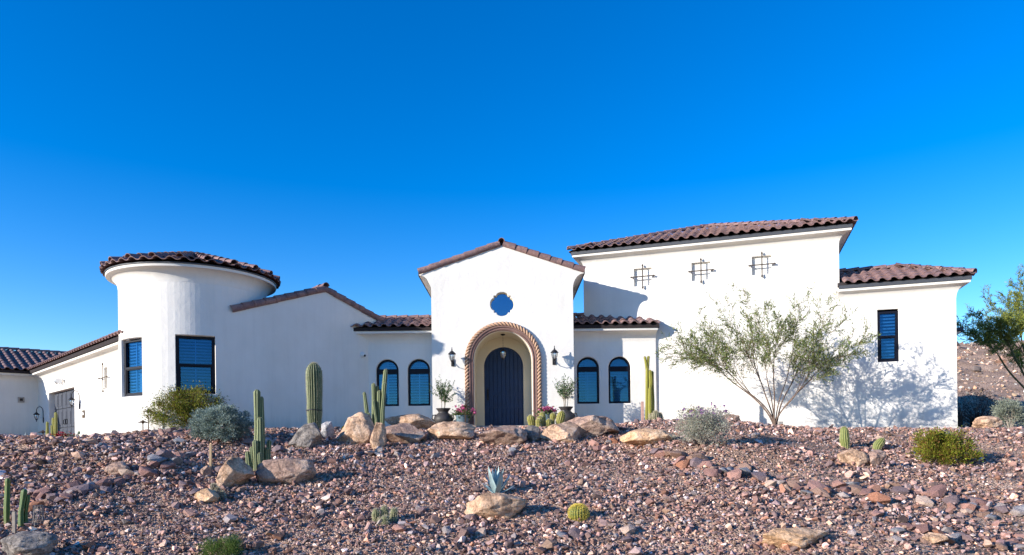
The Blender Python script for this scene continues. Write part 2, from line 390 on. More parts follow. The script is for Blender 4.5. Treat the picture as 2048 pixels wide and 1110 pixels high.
def ringface(mb, fr, lo, li, w0, w1):
    """flat ring between two loops, with its inner and outer edges"""
    mb.rings([[fr.P(p[0], p[1], w1) for p in lo], [fr.P(p[0], p[1], w0) for p in lo], [fr.P(p[0], p[1], w0) for p in li], [fr.P(p[0], p[1], w1) for p in li]], True, False, False)
def sweep(mb, pts, prof, closed=False):
    """profile of (outwards, height) carried along a plan polyline; outwards is to the right of travel"""
    n = len(pts); rings = []
    P = [Vector((p[0], p[1])) for p in pts]
    for i in range(n):
        def nrm(a, b): d = (b-a).normalized(); return Vector((d.y, -d.x))
        if closed: n0 = nrm(P[i-1], P[i]); n1 = nrm(P[i], P[(i+1) % n])
        else:
            n0 = nrm(P[max(i-1, 0)], P[max(i-1, 0)+1]); n1 = nrm(P[min(i, n-2)], P[min(i, n-2)+1])
        m = (n0+n1).normalized(); m /= max(m.dot(n1), .3)
        rings.append([Vector((P[i].x+m.x*o, P[i].y+m.y*o, z)) for o, z in prof])
    if closed: rings.append(rings[0])
    mb.rings(rings, False, False, False)
def cove(ze, out=.29, drop=.34):
    pr = [(0.0, ze-drop-.02)]
    for k in range(0, 9):
        t = k/8*pi/2
        pr.append((out*(1-cos(t))*.92+.004, ze-drop+(drop-.07)*sin(t)))
    return pr+[(out*.98, ze-.068), (out, ze-.05), (out, ze)]
def fasc(ze, out=.29, h=.11): return [(out-.03, ze), (out+.025, ze), (out+.025, ze+h), (out-.05, ze+h)]

# ---- tile meshes -------------------------------------------------
TW, TL, EXPO = .283, .42, .345
def s_tile_geo(wid=TW, ln=TL, k=1.0, n=12, th=.02):
    pr = []
    for i in range(n+1):
        t = i/n; x = t*(wid+.02)
        z = (.052*sin(pi*t/.56)**.8 if t < .56 else -.022*sin(pi*(t-.56)/.44)) if True else 0
        pr.append((x, z))
    vs = []; fs = []
    m = n+1
    for y, lift in ((0, .030), (ln, 0.)):
        for x, z in pr: vs.append(((x-.5*wid)*(1 if y == 0 else k), y, z*(1 if y == 0 else k)+lift))
        for x, z in pr: vs.append(((x-.5*wid)*(1 if y == 0 else k), y, z*(1 if y == 0 else k)+lift-th))
    for i in range(n):
        fs.append((i, i+1, 2*m+i+1, 2*m+i)); fs.append((m+i+1, m+i, 3*m+i, 3*m+i+1)); fs.append((i+1, i, m+i, m+i+1))
    fs.append((0, 2*m, 3*m, m)); fs.append((m-1, 2*m-1, 4*m-1, 3*m-1))
    return vs, fs
def barrel_geo(r=.10, ln=.40, r2=.088, n=10, th=.016, arc=pi*1.0):
    vs = []; fs = []; m = n+1
    for y, rr, lift in ((0, r, .02), (ln, r2, 0.)):
        for q in (0, th):
            for i in range(m):
                a = pi/2+arc/2-arc*i/n
                vs.append(((rr-q)*cos(a), y, (rr-q)*sin(a)+lift))
    for i in range(n):
        fs.append((i, i+1, 2*m+i+1, 2*m+i)); fs.append((m+i+1, m+i, 3*m+i, 3*m+i+1)); fs.append((i+1, i, m+i, m+i+1))
    fs.append((0, 2*m, 3*m, m)); fs.append((m-1, 2*m-1, 4*m-1, 3*m-1))
    return vs, fs
STILE = _mesh('s_tile', *s_tile_geo(), TILE, 35)
BARREL = _mesh('barrel_tile', *barrel_geo(), TILE, 35)
RAKE = _mesh('rake_barrel_tile', *barrel_geo(.105, .37, .095, 10, .018, pi*1.15), TILE, 35)
def tmat(p, x, y, jit=1.):
    x = Vector(x).normalized(); y = Vector(y).normalized(); z = x.cross(y).normalized(); x = y.cross(z)
    m = Matrix((x, y, z)).transposed().to_4x4()
    m = m @ Matrix.Rotation(random.gauss(0, .018)*jit, 4, 'Z') @ Matrix.Rotation(random.gauss(0, .013)*jit, 4, 'X')
    m.translation = Vector(p)+z*random.uniform(0, .004)
    return m
class Rest:
    def __init__(s): s.mb = MB()
    def add(s, geo, m): s.mb.add([m @ Vector(v) for v in geo[0]], geo[1])
GEO_S = s_tile_geo(n=8); GEO_B = barrel_geo(n=6)
def roof_field(roof, e0, a, b, pitch, ncol, nrow, test=None, rows_own=99, ze=0., rest=None):
    """rows of S tiles up a slope: e0 = left end of the eave, a along it, b up the slope in plan"""
    a = Vector((*a, 0)).normalized(); b = Vector((*b, 0)).normalized()
    up = (b+Vector((0, 0, pitch))).normalized()
    for r in range(nrow):
        for c in range(ncol):
            u = (c+.5)*TW; v = r*EXPO
            if test and not test(u, v*cos(math.atan(pitch))): continue
            p = Vector((e0[0], e0[1], ze))+a*u+up*(v-.04)
            m = tmat(p, a, up)
            if r < rows_own: inst('roof_tile', STILE, m, roof)
            else: rest.add(GEO_S, m)
def caps(roof, p, q, name='ridge_tile', me=None, step=.33, xdir=None, own=True, rest=None, lift=.02):
    p = Vector(p); q = Vector(q); d = q-p; n = max(1, int(round(d.length/step))); y = d.normalized()
    x = Vector(xdir) if xdir is not None else y.cross(Vector((0, 0, 1)))
    for k in range(n):
        m = tmat(p+y*(k*d.length/n-.02)+Vector((0, 0, lift)), x, y)
        if own: inst(name, me or BARREL, m, roof)
        else: rest.add(GEO_B, m)
def rest_part(rest, roof, label=None):
    if rest.mb.v:
        o = build(rest.mb, 'roof_tile', TILE, roof, 35); o['kind'] = 'stuff'
PITCH = .36

# ---- windows -----------------------------------------------------
def sash_window(fr, u0, u1, z0, z1, w, label=None, slat_gap=.078, mull=True):
    f = MB(); d = .062
    lo = rect(u0, u1, z0, z1); li = rect(u0+d, u1-d, z0+d, z1-d); ringface(f, fr, lo, li, w-.03, w+.05)
    zm = z0+(z1-z0)*.5
    f.box(fr.P((u0+u1)/2, zm, w-.002), fr.a, fr.b, (0, 0, 1), (u1-u0)/2-d, .028, .028)
    li2 = rect(u0+d, u1-d, z0+d, zm-.028)
    ringface(f, fr, li2, rect(u0+d+.028, u1-d-.028, z0+d+.028, zm-.05), w-.012, w+.03)
    win = build(f, 'window', WINFR, house)
    if label: win['label'] = label
    for a_, b_ in ((z0+d, zm-.028), (zm+.028, z1-d)):
        g = MB(); g.box(fr.P((u0+u1)/2, (a_+b_)/2, w+.02), fr.a, fr.b, (0, 0, 1), (u1-u0)/2-d-.001, .004, (b_-a_)/2-.001); build(g, 'pane', GLASS, win)
    shutters(fr, u0+d, u1-d, z0+d, z1-d, w+.05, win, slat_gap, mull)
    return win
def shutters(fr, u0, u1, z0, z1, w, win, gap, mull=True, clip=None):
    s = MB(); n = int((z1-z0)/gap)
    um = (u0+u1)/2
    spans = [(u0, um-.012), (um+.012, u1)] if mull else [(u0, u1)]
    ax = Vector((0, 0, 1)); tilt = (fr.b*.62+Vector((0, 0, -.78))).normalized(); nn = fr.a.cross(tilt)
    for k in range(n):
        z = z0+(k+.5)*(z1-z0)/n
        for a_, b_ in spans:
            if clip:
                hw = clip(z)
                a2, b2 = max(a_, um-hw), min(b_, um+hw)
                if b2-a2 < .03: continue
            else: a2, b2 = a_, b_
            s.box(fr.P((a2+b2)/2, z, w+.02), fr.a, tilt, nn, (b2-a2)/2, .022, .003)
    if mull: s.box(fr.P(um, (z0+z1)/2, w), fr.a, fr.b, ax, .01, .01, (z1-z0)/2)
    o = build(s, 'shutter', BLIND, win); o['kind'] = 'stuff'
def arch_window(fr, cx, r, z0, zs, w, label):
    f = MB(); d = .056
    lo = arch(cx, r, z0, zs); li = arch(cx, r-d, z0+d, zs)
    ringface(f, fr, lo, li, w-.03, w+.05)
    f.box(fr.P(cx, zs-.03, w), fr.a, fr.b, (0, 0, 1), r-d, .03, .075)
    win = build(f, 'window', WINFR, house); win['label'] = label
    zb = zs-.105
    g = MB(); g.box(fr.P(cx, (z0+d+zb)/2, w+.02), fr.a, fr.b, (0, 0, 1), r-d-.001, .004, (zb-z0-d)/2-.001); build(g, 'pane', GLASS, win)
    g = MB(); al = [(cx+(r-d)*cos(pi*k/24), zs+.045+(r-d-.045)*sin(pi*k/24)) for k in range(25)]
    g.rings([[fr.P(p[0], p[1], w+.016) for p in al], [fr.P(p[0], p[1], w+.024) for p in al]]); build(g, 'pane', GLASS, win)
    shutters(fr, cx-r+d, cx+r-d, z0+d, zb, w+.05, win, .078)
    s = MB()
    for k in range(5):
        z = zs+.07+k*.052; hw = sqrt(max((r-d)**2-(z-zs)**2, 0))
        if hw > .05: s.box(fr.P(cx, z, w+.09), fr.a, (fr.b*.62+Vector((0, 0, -.78))).normalized(), fr.a.cross(fr.b*.62+Vector((0, 0, -.78))).normalized(), hw, .02, .003)
    o = build(s, 'shutter', BLIND, win); o['kind'] = 'stuff'
    # dark room box behind
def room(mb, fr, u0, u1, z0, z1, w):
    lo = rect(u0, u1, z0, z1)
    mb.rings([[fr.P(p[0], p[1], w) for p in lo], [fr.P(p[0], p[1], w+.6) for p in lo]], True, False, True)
rooms = MB()

# ---- entry block -------------------------------------------------
YG = 20.0
fg = Fr((0, YG), (1, 0), (0, 1))
GL, GR, GC = -2.315, 1.84, -.235
zpk, zev = 5.70, 4.93
eL, eR = -2.66, 2.17
def wallcove(xw, xe, z0, z1, n=8):
    return [(xw+(xe-xw)*(1-cos(k/n*pi/2)), z0+(z1-z0)*sin(k/n*pi/2)) for k in range(n+1)]
right = wallcove(GR, eR, 4.42, 4.86)
left = wallcove(GL, eL, 4.42, 4.86)
outline = [(GL, -.6), (GC-.86, -.6), (GC+.86, -.6), (GR, -.6)]+right+[(eR, zev), (GC, zpk), (eL, zev)]+left[::-1]
# the arch reaches the floor: the opening starts below ground
ARr, ARs = .855, 2.344
portal = arch(GC, ARr, -.3, ARs, 36)
def quatre(cx, cz, s, n=8):
    pts = []
    for q in range(4):
        a0 = q*pi/2
        loc = [(.70, -.70), (.70, -.5)]+[(.70+.30*cos(t), .5*sin(t)) for t in [(-pi/2+pi*k/n) for k in range(1, n)]]+[(.70, .5)]
        for x, y in loc: pts.append((cx+s*(x*cos(a0)-y*sin(a0)), cz+s*(x*sin(a0)+y*cos(a0))))
    return pts
Q = quatre(GC, 3.985, .355)
mb = MB()
panel(mb, fg, outline, [portal], .02, False)
# quatrefoil is cut in its own pass below
mb = MB()
panel(mb, fg, outline, [portal, Q], .16, False, cham=.012)
# side walls and coves of the block, carried back
prof = [(p[0], p[1]) for p in [(GR, -.6)]+right+[(eR, zev)]]
mb.rings([[fg.P(p[0], p[1], 0) for p in prof], [fg.P(p[0], p[1], 4.6) for p in prof]], False, False, False)
prof = [(p[0], p[1]) for p in [(GL, -.6)]+left+[(eL, zev)]]
mb.rings([[fg.P(p[0], p[1], 4.6) for p in prof], [fg.P(p[0], p[1], 0) for p in prof]], False, False, False)
mb.add([fg.P(p[0], p[1], 4.6) for p in outline], [tuple(range(len(outline)))])
build(mb, 'wall', STUCCO, house, 50)
# niche: barrel vault and inner wall with the door opening
mb = MB()
NY = 1.2
pl = arch(GC, ARr, -.3, ARs, 36)
mb.rings([[fg.P(p[0], p[1], .16) for p in pl], [fg.P(p[0], p[1], NY) for p in pl]], True, False, False)
DR, DS = .608, 2.285
panel(mb, fg, pl, [arch(GC, DR, -.2, DS, 30)], .12, False, w0=NY)
build(mb, 'alcove', CREAM, house, 50)
mb = MB(); mb.bbox(GC-1.6, GC+1.6, YG-.25, YG+NY+.3, -.1, FLOOR); build(mb, 'porch_floor', CONC, house)
# quatrefoil pane
mb = MB(); mb.rings([[fg.P(p[0], p[1], .15) for p in Q], [fg.P(p[0], p[1], .16) for p in Q]])
o = build(mb, 'window', GLASS2, house); o['label'] = 'quatrefoil window with blue glass over the arch'
room(rooms, fg, GC-.5, GC+.5, 3.5, 4.5, .25)
mbq = MB(); ringface(mbq, fg, Q, [(GC+(p[0]-GC)*.93, 3.985+(p[1]-3.985)*.93) for p in Q], .10, .15)
build(mbq, 'window_surround', CREAM, house)
# door of vertical planks
DW = NY+.10
door = bpy.data.objects.new('door', None); COL.objects.link(door); door.parent = house; door.location = Vector((GC, YG+DW, FLOOR))-ORG[house]; ORG[door] = Vector((GC, YG+DW, FLOOR))
door['label'] = 'arched navy plank door'
npl = 9; pw = 2*(DR-.03)/npl
for k in range(npl):
    x0 = GC-DR+.03+k*pw; x1 = x0+pw-.008
    pts = [(x0, FLOOR+.02), (x1, FLOOR+.02)]
    for j in range(5):
        x = x1+(x0-x1)*j/4; pts.append((x, DS+sqrt(max((DR-.03)**2-(x-GC)**2, 0))))
    mb = MB(); e = .006
    cxm = (x0+x1)/2; czm = 1.6
    ins = [(cxm+(p[0]-cxm)*(1-e/(pw/2)), p[1]) for p in pts]
    mb.rings([[fg.P(p[0], p[1], DW+.03) for p in pts], [fg.P(p[0], p[1], DW+.006) for p in pts], [fg.P(p[0], p[1], DW) for p in ins]], True, False, True)
    build(mb, 'plank', DOORM, door)
mb = MB(); lo = arch(GC, DR+.005, FLOOR, DS, 30); li = arch(GC, DR-.035, FLOOR+.03, DS, 30); ringface(mb, fg, lo, li, DW-.02, DW+.06)
mb.rings([[fg.P(p[0], p[1], DW+.028) for p in lo], [fg.P(p[0], p[1], DW+.035) for p in lo]])
build(mb, 'door_frame', DOORM, door)
mb = MB()
for zz in (.62, 1.02): mb.box(fg.P(GC, FLOOR+zz, DW-.006), (1, 0, 0), (0, 1, 0), (0, 0, 1), DR-.05, .006, .035)
for zz in (.62, 1.02):
    for k in range(npl): 
        mb.lathe(fg.P(GC-DR+.03+(k+.5)*pw, FLOOR+zz, DW-.02), [(.008, -.008), (.012, 0), (.008, .008)], 6, True, True)
build(mb, 'door_rail', DOORM, door)
mb = MB(); mb.box(fg.P(GC-.5, 1.42, DW-.012), (1, 0, 0), (0, 1, 0), (0, 0, 1), .03, .008, .17)
mb.tube([fg.P(GC-.5, 1.53, DW-.01), fg.P(GC-.5, 1.52, DW-.06), fg.P(GC-.5, 1.42, DW-.075), fg.P(GC-.5, 1.33, DW-.06), fg.P(GC-.5, 1.32, DW-.01)], .011, 6)
mb.lathe(fg.P(GC-.5, 1.62, DW-.03), [(.0, -.02), (.02, 0), (.0, .02)], 8)
build(mb, 'handle', IRON, door, 40)
# carved surround
sur = None
mb = MB()
steps = [(.862, .02), (.862, -.05), (.895, -.075), (.905, -.055), (.95, -.055), (.96, -.085), (.995, -.085), (1.0, -.03), (1.0, .02)]
loops = [[fg.P(p[0], p[1], wv) for p in arch(GC, rr, -.1, ARs, 40)] for rr, wv in steps]
# rings run radially: swap so each loop is a ring
mb.rings(loops, False, False, False)
mb2 = MB()
loops = [[fg.P(p[0], p[1], wv) for p in arch(GC, rr, -.1, ARs, 40)[1:]+[arch(GC, rr, -.1, ARs, 40)[0]]] for rr, wv in steps]
mb2.rings(loops, False, False, False)
sur = build(mb2, 'arch_surround', STONE, house, 35)
sg = MB()
def strand():
    rg = []; n = 8
    for k in range(7):
        t = -1+2*k/6; r = .066*sqrt(max(1-t*t*.9, .02))
        rg.append([Vector((r*cos(2*pi*j/n)*.60, r*sin(2*pi*j/n)*1.0, t*.102)) for j in range(n)])
    m = MB(); m.rings(rg); R = Matrix.Rotation(radians(38), 4, 'Y')
    return [tuple(R @ Vector(v)) for v in m.v], m.f
ROPEM = _mesh('rope_strand', *strand(), ROPE, 'all')
rr = 1.055; sp = .104
zz = FLOOR+.05
path = []
L1 = ARs-FLOOR; tot = 2*L1+pi*rr; ns = int(tot/sp)
for k in range(ns):
    s_ = (k+.5)*tot/ns
    if s_ < L1: p = (GC-rr, FLOOR+s_); ang = 0
    elif s_ < L1+pi*rr: th = pi-(s_-L1)/rr; p = (GC+rr*cos(th), ARs+rr*sin(th)); ang = -(pi-th)
    else: p = (GC+rr, ARs-(s_-L1-pi*rr)); ang = -pi
    m = Matrix.Rotation(-ang, 4, 'Y')
    m.translation = fg.P(p[0], p[1], -.05)
    inst('rope_strand', ROPEM, m, sur)
mb = MB(); ro = arch(GC, 1.117, -.1, ARs, 40); ri = arch(GC, 1.0, -.1, ARs, 40)
mb.rings([[fg.P(p[0], p[1], .01) for p in ro[1:]+ro[:1]], [fg.P(p[0], p[1], -.03) for p in ro[1:]+ro[:1]], [fg.P(p[0], p[1], -.03) for p in ri[1:]+ri[:1]]], False, False, False)
build(mb, 'surround_backing', STONE, sur)

# roof of the entry block
mb = MB()
for x0, z0, x1, z1 in ((eL-.02, zev-.01, GC, zpk+.0), (GC, zpk+.0, eR+.02, zev-.01)):
    mb.rings([[fg.P(x0, z0+.012, .02), fg.P(x1, z1+.012, .02), fg.P(x1, z1+.09, .02), fg.P(x0, z0+.09, .02)], [fg.P(x0, z0+.012, 4.7), fg.P(x1, z1+.012, 4.7), fg.P(x1, z1+.09, 4.7), fg.P(x0, z0+.09, 4.7)]])
roofG = build(mb, 'roof', UNDER, house)
mb = MB()
mb.bbox(eR+.0, eR+.03, YG+.03, YG+4.6, zev-.08, zev+.07); build(mb, 'fascia', FASCIA, roofG)
mb = MB(); mb.bbox(eL-.03, eL, YG+.03, YG+4.6, zev-.08, zev+.07); build(mb, 'fascia', FASCIA, roofG)
for (xa, za), (xb, zb) in (((eL-.02, zev+.02), (GC-.06, zpk+.05)), ((eR+.02, zev+.02), (GC+.06, zpk+.05))):
    pA, pB = fg.P(xa, za, .03), fg.P(xb, zb, .03); y = (pB-pA).normalized(); n = 7
    for k in range(n):
        p = pA+(pB-pA)*(k/n)
        out = Vector((0, -.75, .66)); x = y.cross(out).normalized()
        inst('rake_tile', RAKE, tmat(p, x, y, .6), roofG)
inst('ridge_tile', BARREL, tmat(fg.P(GC, zpk+.09, -.08), (1, 0, 0), (0, 1, 0)), roofG)
rs = Rest()
for sx, x0, zz0 in ((1, eR, zev), (-1, eL, zev)):
    roof_up = Vector((-sx, 0, .32)).normalized()
    for r in range(7):
        for c in range(14):
            p = Vector((x0+sx*.03, YG+.22+c*TW if sx > 0 else YG+.22+(c+1)*TW, zz0+.07))+roof_up*(r*EXPO)
            rs.add(GEO_S, tmat(p, (0, sx, 0), roof_up))
for c in range(12): rs.add(GEO_B, tmat(Vector((GC, YG+.3+c*.33, zpk+.09)), (1, 0, 0), (0, 1, 0)))
rest_part(rs, roofG)

# ---- low wings beside the entry ---------------------------------
YF = 20.82
ff = Fr((0, YF), (1, 0), (0, 1))
ZF = 3.32
def wx(px, py, Y): return ray(px, py)[0]*Y
for side in (0, 1):
    mb = MB()
    if side == 0: x0, x1 = -5.0, GL+.05; cs = (775, 838)
    else: x0, x1 = GR-.05, 4.42; cs = (1176.3, 1239.5)
    cxs = [wx(c, 765, YF) for c in cs]; R = .339; z0 = 1.08; zs = 2.505-R
    holes = [arch(c, R, z0, zs) for c in cxs]
    panel(mb, ff, rect(x0, x1, -.6, ZF), holes, .17, False)
    if side == 1: mb.poly([ff.P(x1, -.6, 0), ff.P(x1, -.6, .8), ff.P(x1, ZF, .8), ff.P(x1, ZF, 0)])
    xe0 = x0 if side == 0 else x0; xe1 = x1
    sweep(mb, [(xe0, YF), (xe1, YF)], cove(ZF, .33, .34))
    if side == 1:  # closed end of the cove
        pr = cove(ZF, .33, .34); mb.poly([Vector((xe1, YF-o, z)) for o, z in pr]+[Vector((xe1, YF, ZF))])
    build(mb, 'wall', STUCCO, house, 45)
    for c, nm in zip(cxs, (('left', 'right') if 0 else ('', ''))):
        pass
    labs = ('arched window half hidden by a candelabra cactus', 'arched window nearest the shaded left of the entry') if side == 0 else ('arched window just right of the entry block', 'arched window beside the tall yellow-green cactus')
    for c, lb in zip(cxs, labs): arch_window(ff, c, R-.004, z0+.004, zs, .09, lb)
    room(rooms, ff, cxs[0]-.6, cxs[1]+.6, .9, 2.9, .24)
    # roof
    run = 1.25
    mb = MB(); xa = x0 if side == 0 else x0; xb = x1+(.0 if side == 0 else .04)
    yy0, yy1 = YF-.36, YF-.36+run
    mb.rings([[Vector((x, yy0, ZF+.10)), Vector((x, yy1, ZF+.10+run*PITCH)), Vector((x, yy1+run, ZF+.10)), Vector((x, yy1+run, ZF)), Vector((x, yy0, ZF))] for x in (xa, xb)])
    rf = build(mb, 'roof', UNDER, house)
    mb = MB(); sweep(mb, [(xa, YF), (xb, YF)], fasc(ZF, .33, .07)); build(mb, 'fascia', FASCIA, rf)
    ncol = int(round((xb-xa)/TW))
    roof_field(rf, (xa+(0 if side == 0 else xb-xa-ncol*TW), YF-.40), (1, 0), (0, 1), PITCH, ncol, 4, ze=ZF+.135)
    caps(rf, (xb, yy1, ZF+.115+run*PITCH), (xa, yy1, ZF+.115+run*PITCH)) if side == 0 else caps(rf, (xb-1.5, yy1, ZF+.115+run*PITCH), (xa, yy1, ZF+.115+run*PITCH))

# ---- tall block --------------------------------------------------
ya = radians(18.5)
ta, tb = (cos(ya), -sin(ya)), (sin(ya), cos(ya))
ft = Fr((3.948, 21.064), ta, tb)
ZT = 5.775
U0, U1 = -1.71, 5.64
def wu(fr, px, py):
    u, v = ray(px, py); t = (u*fr.o.y-fr.o.x)/(fr.a.x-u*fr.a.y); P = fr.o+fr.a*t
    return t, v*P.y
sq = []
for px0, px1, py0, py1, in ((1268.5, 1303, 536, 572), (1384.5, 1420, 524.5, 560.5), (1504.5, 1543, 512, 549)):
    (a0, zt), (a1, zb) = wu(ft, px0, py0), wu(ft, px1, py1)
    c = (a0+a1)/2; zc_ = (zt+zb)/2; sq.append((c, zc_))
mb = MB()
panel(mb, ft, rect(U0, U1, -.6, ZT), [rect(c-.27, c+.27, z-.27, z+.27) for c, z in sq], .10, True)
D = 8.0
mb.poly([ft.P(U0, -.6, 0), ft.P(U0, ZT, 0), ft.P(U0, ZT, D), ft.P(U0, -.6, D)])
mb.poly([ft.P(U1, -.6, 0), ft.P(U1, -.6, D), ft.P(U1, ZT, D), ft.P(U1, ZT, 0)])
mb.poly([ft.P(U0, -.6, D), ft.P(U0, ZT, D), ft.P(U1, ZT, D), ft.P(U1, -.6, D)])
plan = [ft.P(U0, 0, D), ft.P(U0, 0, 0), ft.P(U1, 0, 0), ft.P(U1, 0, D)]
sweep(mb, [(p.x, p.y) for p in plan], cove(ZT))
build(mb, 'wall', STUCCO, house, 45)
OV = .335
E = [ft.P(U0-OV, ZT+.10, -OV), ft.P(U1+OV, ZT+.10, -OV), ft.P(U1+OV, ZT+.10, D+OV), ft.P(U0-OV, ZT+.10, D+OV)]
Lh = (U1-U0+2*OV)/2; apex = ft.P((U0+U1)/2, ZT+.10+Lh*PITCH, -OV+Lh)
mb = MB(); mb.add(E+[apex], [(0, 1, 4), (1, 2, 4), (2, 3, 4), (3, 0, 4), (3, 2, 1, 0)])
rf = build(mb, 'roof', UNDER, house)
mb = MB(); sweep(mb, [(p.x, p.y) for p in plan], fasc(ZT, .29, .10)); build(mb, 'fascia', FASCIA, rf)
ncol = int(round((U1-U0+2*OV+.06)/TW)); Wd = ncol*TW
rs = Rest()
st = ft.P((U0+U1)/2-Wd/2, 0, -OV-.05)
roof_field(rf, (st.x, st.y), ta, tb, PITCH, ncol, 13, lambda u, v: v-.08 < u < Wd-v+.08, 4, ZT+.145, rs)
c1, c0 = ft.P(U1+OV+.03, ZT+.135, -OV-.03), ft.P(U0-OV-.03, ZT+.135, -OV-.03)
caps(rf, c1, apex+Vector((0, 0, .05))); caps(rf, c0, apex+Vector((0, 0, .05)))
# tiles down both flanks, seen at the eave edge
for uu, dirx, dira in ((U1+OV+.05, (-ft.a.x, -ft.a.y), tb), (U0-OV-.05, (ft.a.x, ft.a.y), (-tb[0], -tb[1]))):
    s0 = ft.P(uu, 0, -OV if dira == tb else D+OV)
    roof_field(rf, (s0.x, s0.y), dira, dirx, PITCH, 30, 5, (lambda u, v: u > v) if dira == tb else (lambda u, v: u < 8.7-v), 0, ZT+.145, rs)
rest_part(rs, rf)
for c, z in sq:
    mb = MB()
    w_ = -.07
    mb.tube([ft.P(c, z-.30, w_), ft.P(c, z+.30, w_)], .019, 6); mb.tube([ft.P(c-.30, z, w_-.012), ft.P(c+.30, z, w_-.012)], .019, 6)
    for du, dz in ((0, .30), (0, -.30), (.30, 0), (-.30, 0)):
        d = Vector((du, dz)).normalized(); 
        p0 = ft.P(c+du, z+dz, w_); p1 = ft.P(c+du+d.x*.035, z+dz+d.y*.035, w_); p2 = ft.P(c+du+d.x*.09, z+dz+d.y*.09, w_)
        mb.tube([p0, p1, p2], [.016, .034, .003], 6)
        mb.tube([ft.P(c+du*.93, z+dz*.93, w_), ft.P(c+du*.93, z+dz*.93, .01)], .007, 5)
    build(mb, 'window_grille', GRILLE, house)

# ---- right wing --------------------------------------------------
OV = .31
fr_ = Fr(ft.P(U1, 0, .012)[:2], ta, tb)
ZR = 4.095; UR = 2.85
t0, zt = wu(fr_, 1754.5, 620); t1, zb = wu(fr_, 1798, 722.5)
mb = MB()
panel(mb, fr_, rect(-.05, UR, -.6, ZR), [rect(t0, t1, zb, zt)], .10, False)
D2 = 2.3
mb.poly([fr_.P(UR, -.6, 0), fr_.P(UR, -.6, D2), fr_.P(UR, ZR, D2), fr_.P(UR, ZR, 0)])
mb.poly([fr_.P(UR, -.6, D2), fr_.P(-.05, -.6, D2), fr_.P(-.05, ZR, D2), fr_.P(UR, ZR, D2)])
plan = [fr_.P(-.05, 0, 0), fr_.P(UR, 0, 0), fr_.P(UR, 0, D2)]
sweep(mb, [(p.x, p.y) for p in plan], cove(ZR, .27, .40))
build(mb, 'wall', STUCCO, house, 45)
sash_window(fr_, t0+.005, t1-.005, zb+.005, zt-.05, .06, 'narrow window on the right wing', .088, False)
room(rooms, fr_, t0-.3, t1+.3, zb-.3, zt+.3, .22)
L2 = 1.45; PR = .42
mb = MB(); e = [fr_.P(-.05, ZR+.1, -OV), fr_.P(UR+OV, ZR+.1, -OV), fr_.P(UR+OV, ZR+.1, -OV+2*L2), fr_.P(-.05, ZR+.1, -OV+2*L2), fr_.P(-.05, ZR+.1+L2*PR, -OV+L2), fr_.P(UR+OV-L2, ZR+.1+L2*PR, -OV+L2)]
mb.add(e, [(0, 1, 5, 4), (1, 2, 5), (2, 3, 4, 5), (0, 4, 3), (3, 2, 1, 0)])
rf = build(mb, 'roof', UNDER, house)
mb = MB(); sweep(mb, [(p.x, p.y) for p in plan], fasc(ZR, .27, .10)); build(mb, 'fascia', FASCIA, rf)
rs = Rest(); WR = UR+OV+.03+.05; nc = int(round(WR/TW)); st = fr_.P(UR+OV+.03-nc*TW, 0, -OV-.05)
roof_field(rf, (st.x, st.y), ta, tb, PR, nc, 6, lambda u, v: u < nc*TW-v+.08 and v < L2+.02, 9, ZR+.145, rs)
caps(rf, fr_.P(UR+OV+.02, ZR+.135, -OV-.02), e[5]+Vector((0, 0, .05))); caps(rf, e[5]+Vector((0, 0, .04)), e[4]+Vector((0, 0, .04)))
s0 = fr_.P(UR+OV+.05, 0, -OV)
roof_field(rf, (s0.x, s0.y), tb, (-ta[0], -ta[1]), PR, 12, 5, lambda u, v: v < u < 2.9-v, 0, ZR+.145, rs)
rest_part(rs, rf)
# small rear wing whose eave shows past the corner
fb = Fr(fr_.P(1.2, 0, 4.6)[:2], ta, tb)
mb = MB(); panel(mb, fb, rect(0, 2.72, -.6, 3.35)); mb.poly([fb.P(2.72, -.6, 0), fb.P(2.72, -.6, 3), fb.P(2.72, 3.35, 3), fb.P(2.72, 3.35, 0)])
plan = [fb.P(0, 0, 0), fb.P(2.72, 0, 0), fb.P(2.72, 0, 3)]
sweep(mb, [(p.x, p.y) for p in plan], cove(3.35, .2, .3))
build(mb, 'wall', STUCCO, house, 45)
mb = MB(); mb.add([fb.P(-.1, 3.36, -.3), fb.P(3.05, 3.36, -.3), fb.P(3.05, 3.36, 3.2), fb.P(-.1, 3.36, 3.2), fb.P(0.2, 3.75, 1.2), fb.P(2.4, 3.75, 1.2)], [(0, 1, 5, 4), (1, 2, 5), (2, 3, 4, 5), (3, 0, 4), (3, 2, 1, 0)])
r2 = build(mb, 'roof', UNDER, house)
mb = MB(); sweep(mb, [(p.x, p.y) for p in plan], fasc(3.35, .24, .12)); build(mb, 'fascia', FASCIA, r2)

# ---- shaded gable wall at 45 degrees ----------------------------
k_ = sqrt(.5)
fs_ = Fr((-4.35, 20.82), (k_, k_), (-k_, k_))     # u grows to the right and away
upk, zp = -1.437, 4.42
zl = lambda u: zp-.345*(upk-u) if u < upk else zp-.36*(u-upk)
out = [(-4.42, -.6), (.75, -.6), (.75, zl(.75)), (upk, zp), (-4.42, zl(-4.42))]
mb = MB(); panel(mb, fs_, out)
mb.poly([fs_.P(.75, -.6, 0), fs_.P(.75, -.6, 4), fs_.P(.75, zl(.75), 4), fs_.P(.75, zl(.75), 0)])
mb.add([fs_.P(p[0], p[1], 4) for p in out], [tuple(range(5))])
build(mb, 'wall', STUCCO, house)
mb = MB()
for u0, u1 in ((-4.42, upk), (upk, .78)):
    mb.rings([[fs_.P(u0, zl(u0)+.01, w_), fs_.P(u1, zl(u1)+.01, w_), fs_.P(u1, zl(u1)+.08, w_), fs_.P(u0, zl(u0)+.08, w_)] for w_ in (.02, 4.05)])
roofS = build(mb, 'roof', UNDER, house)
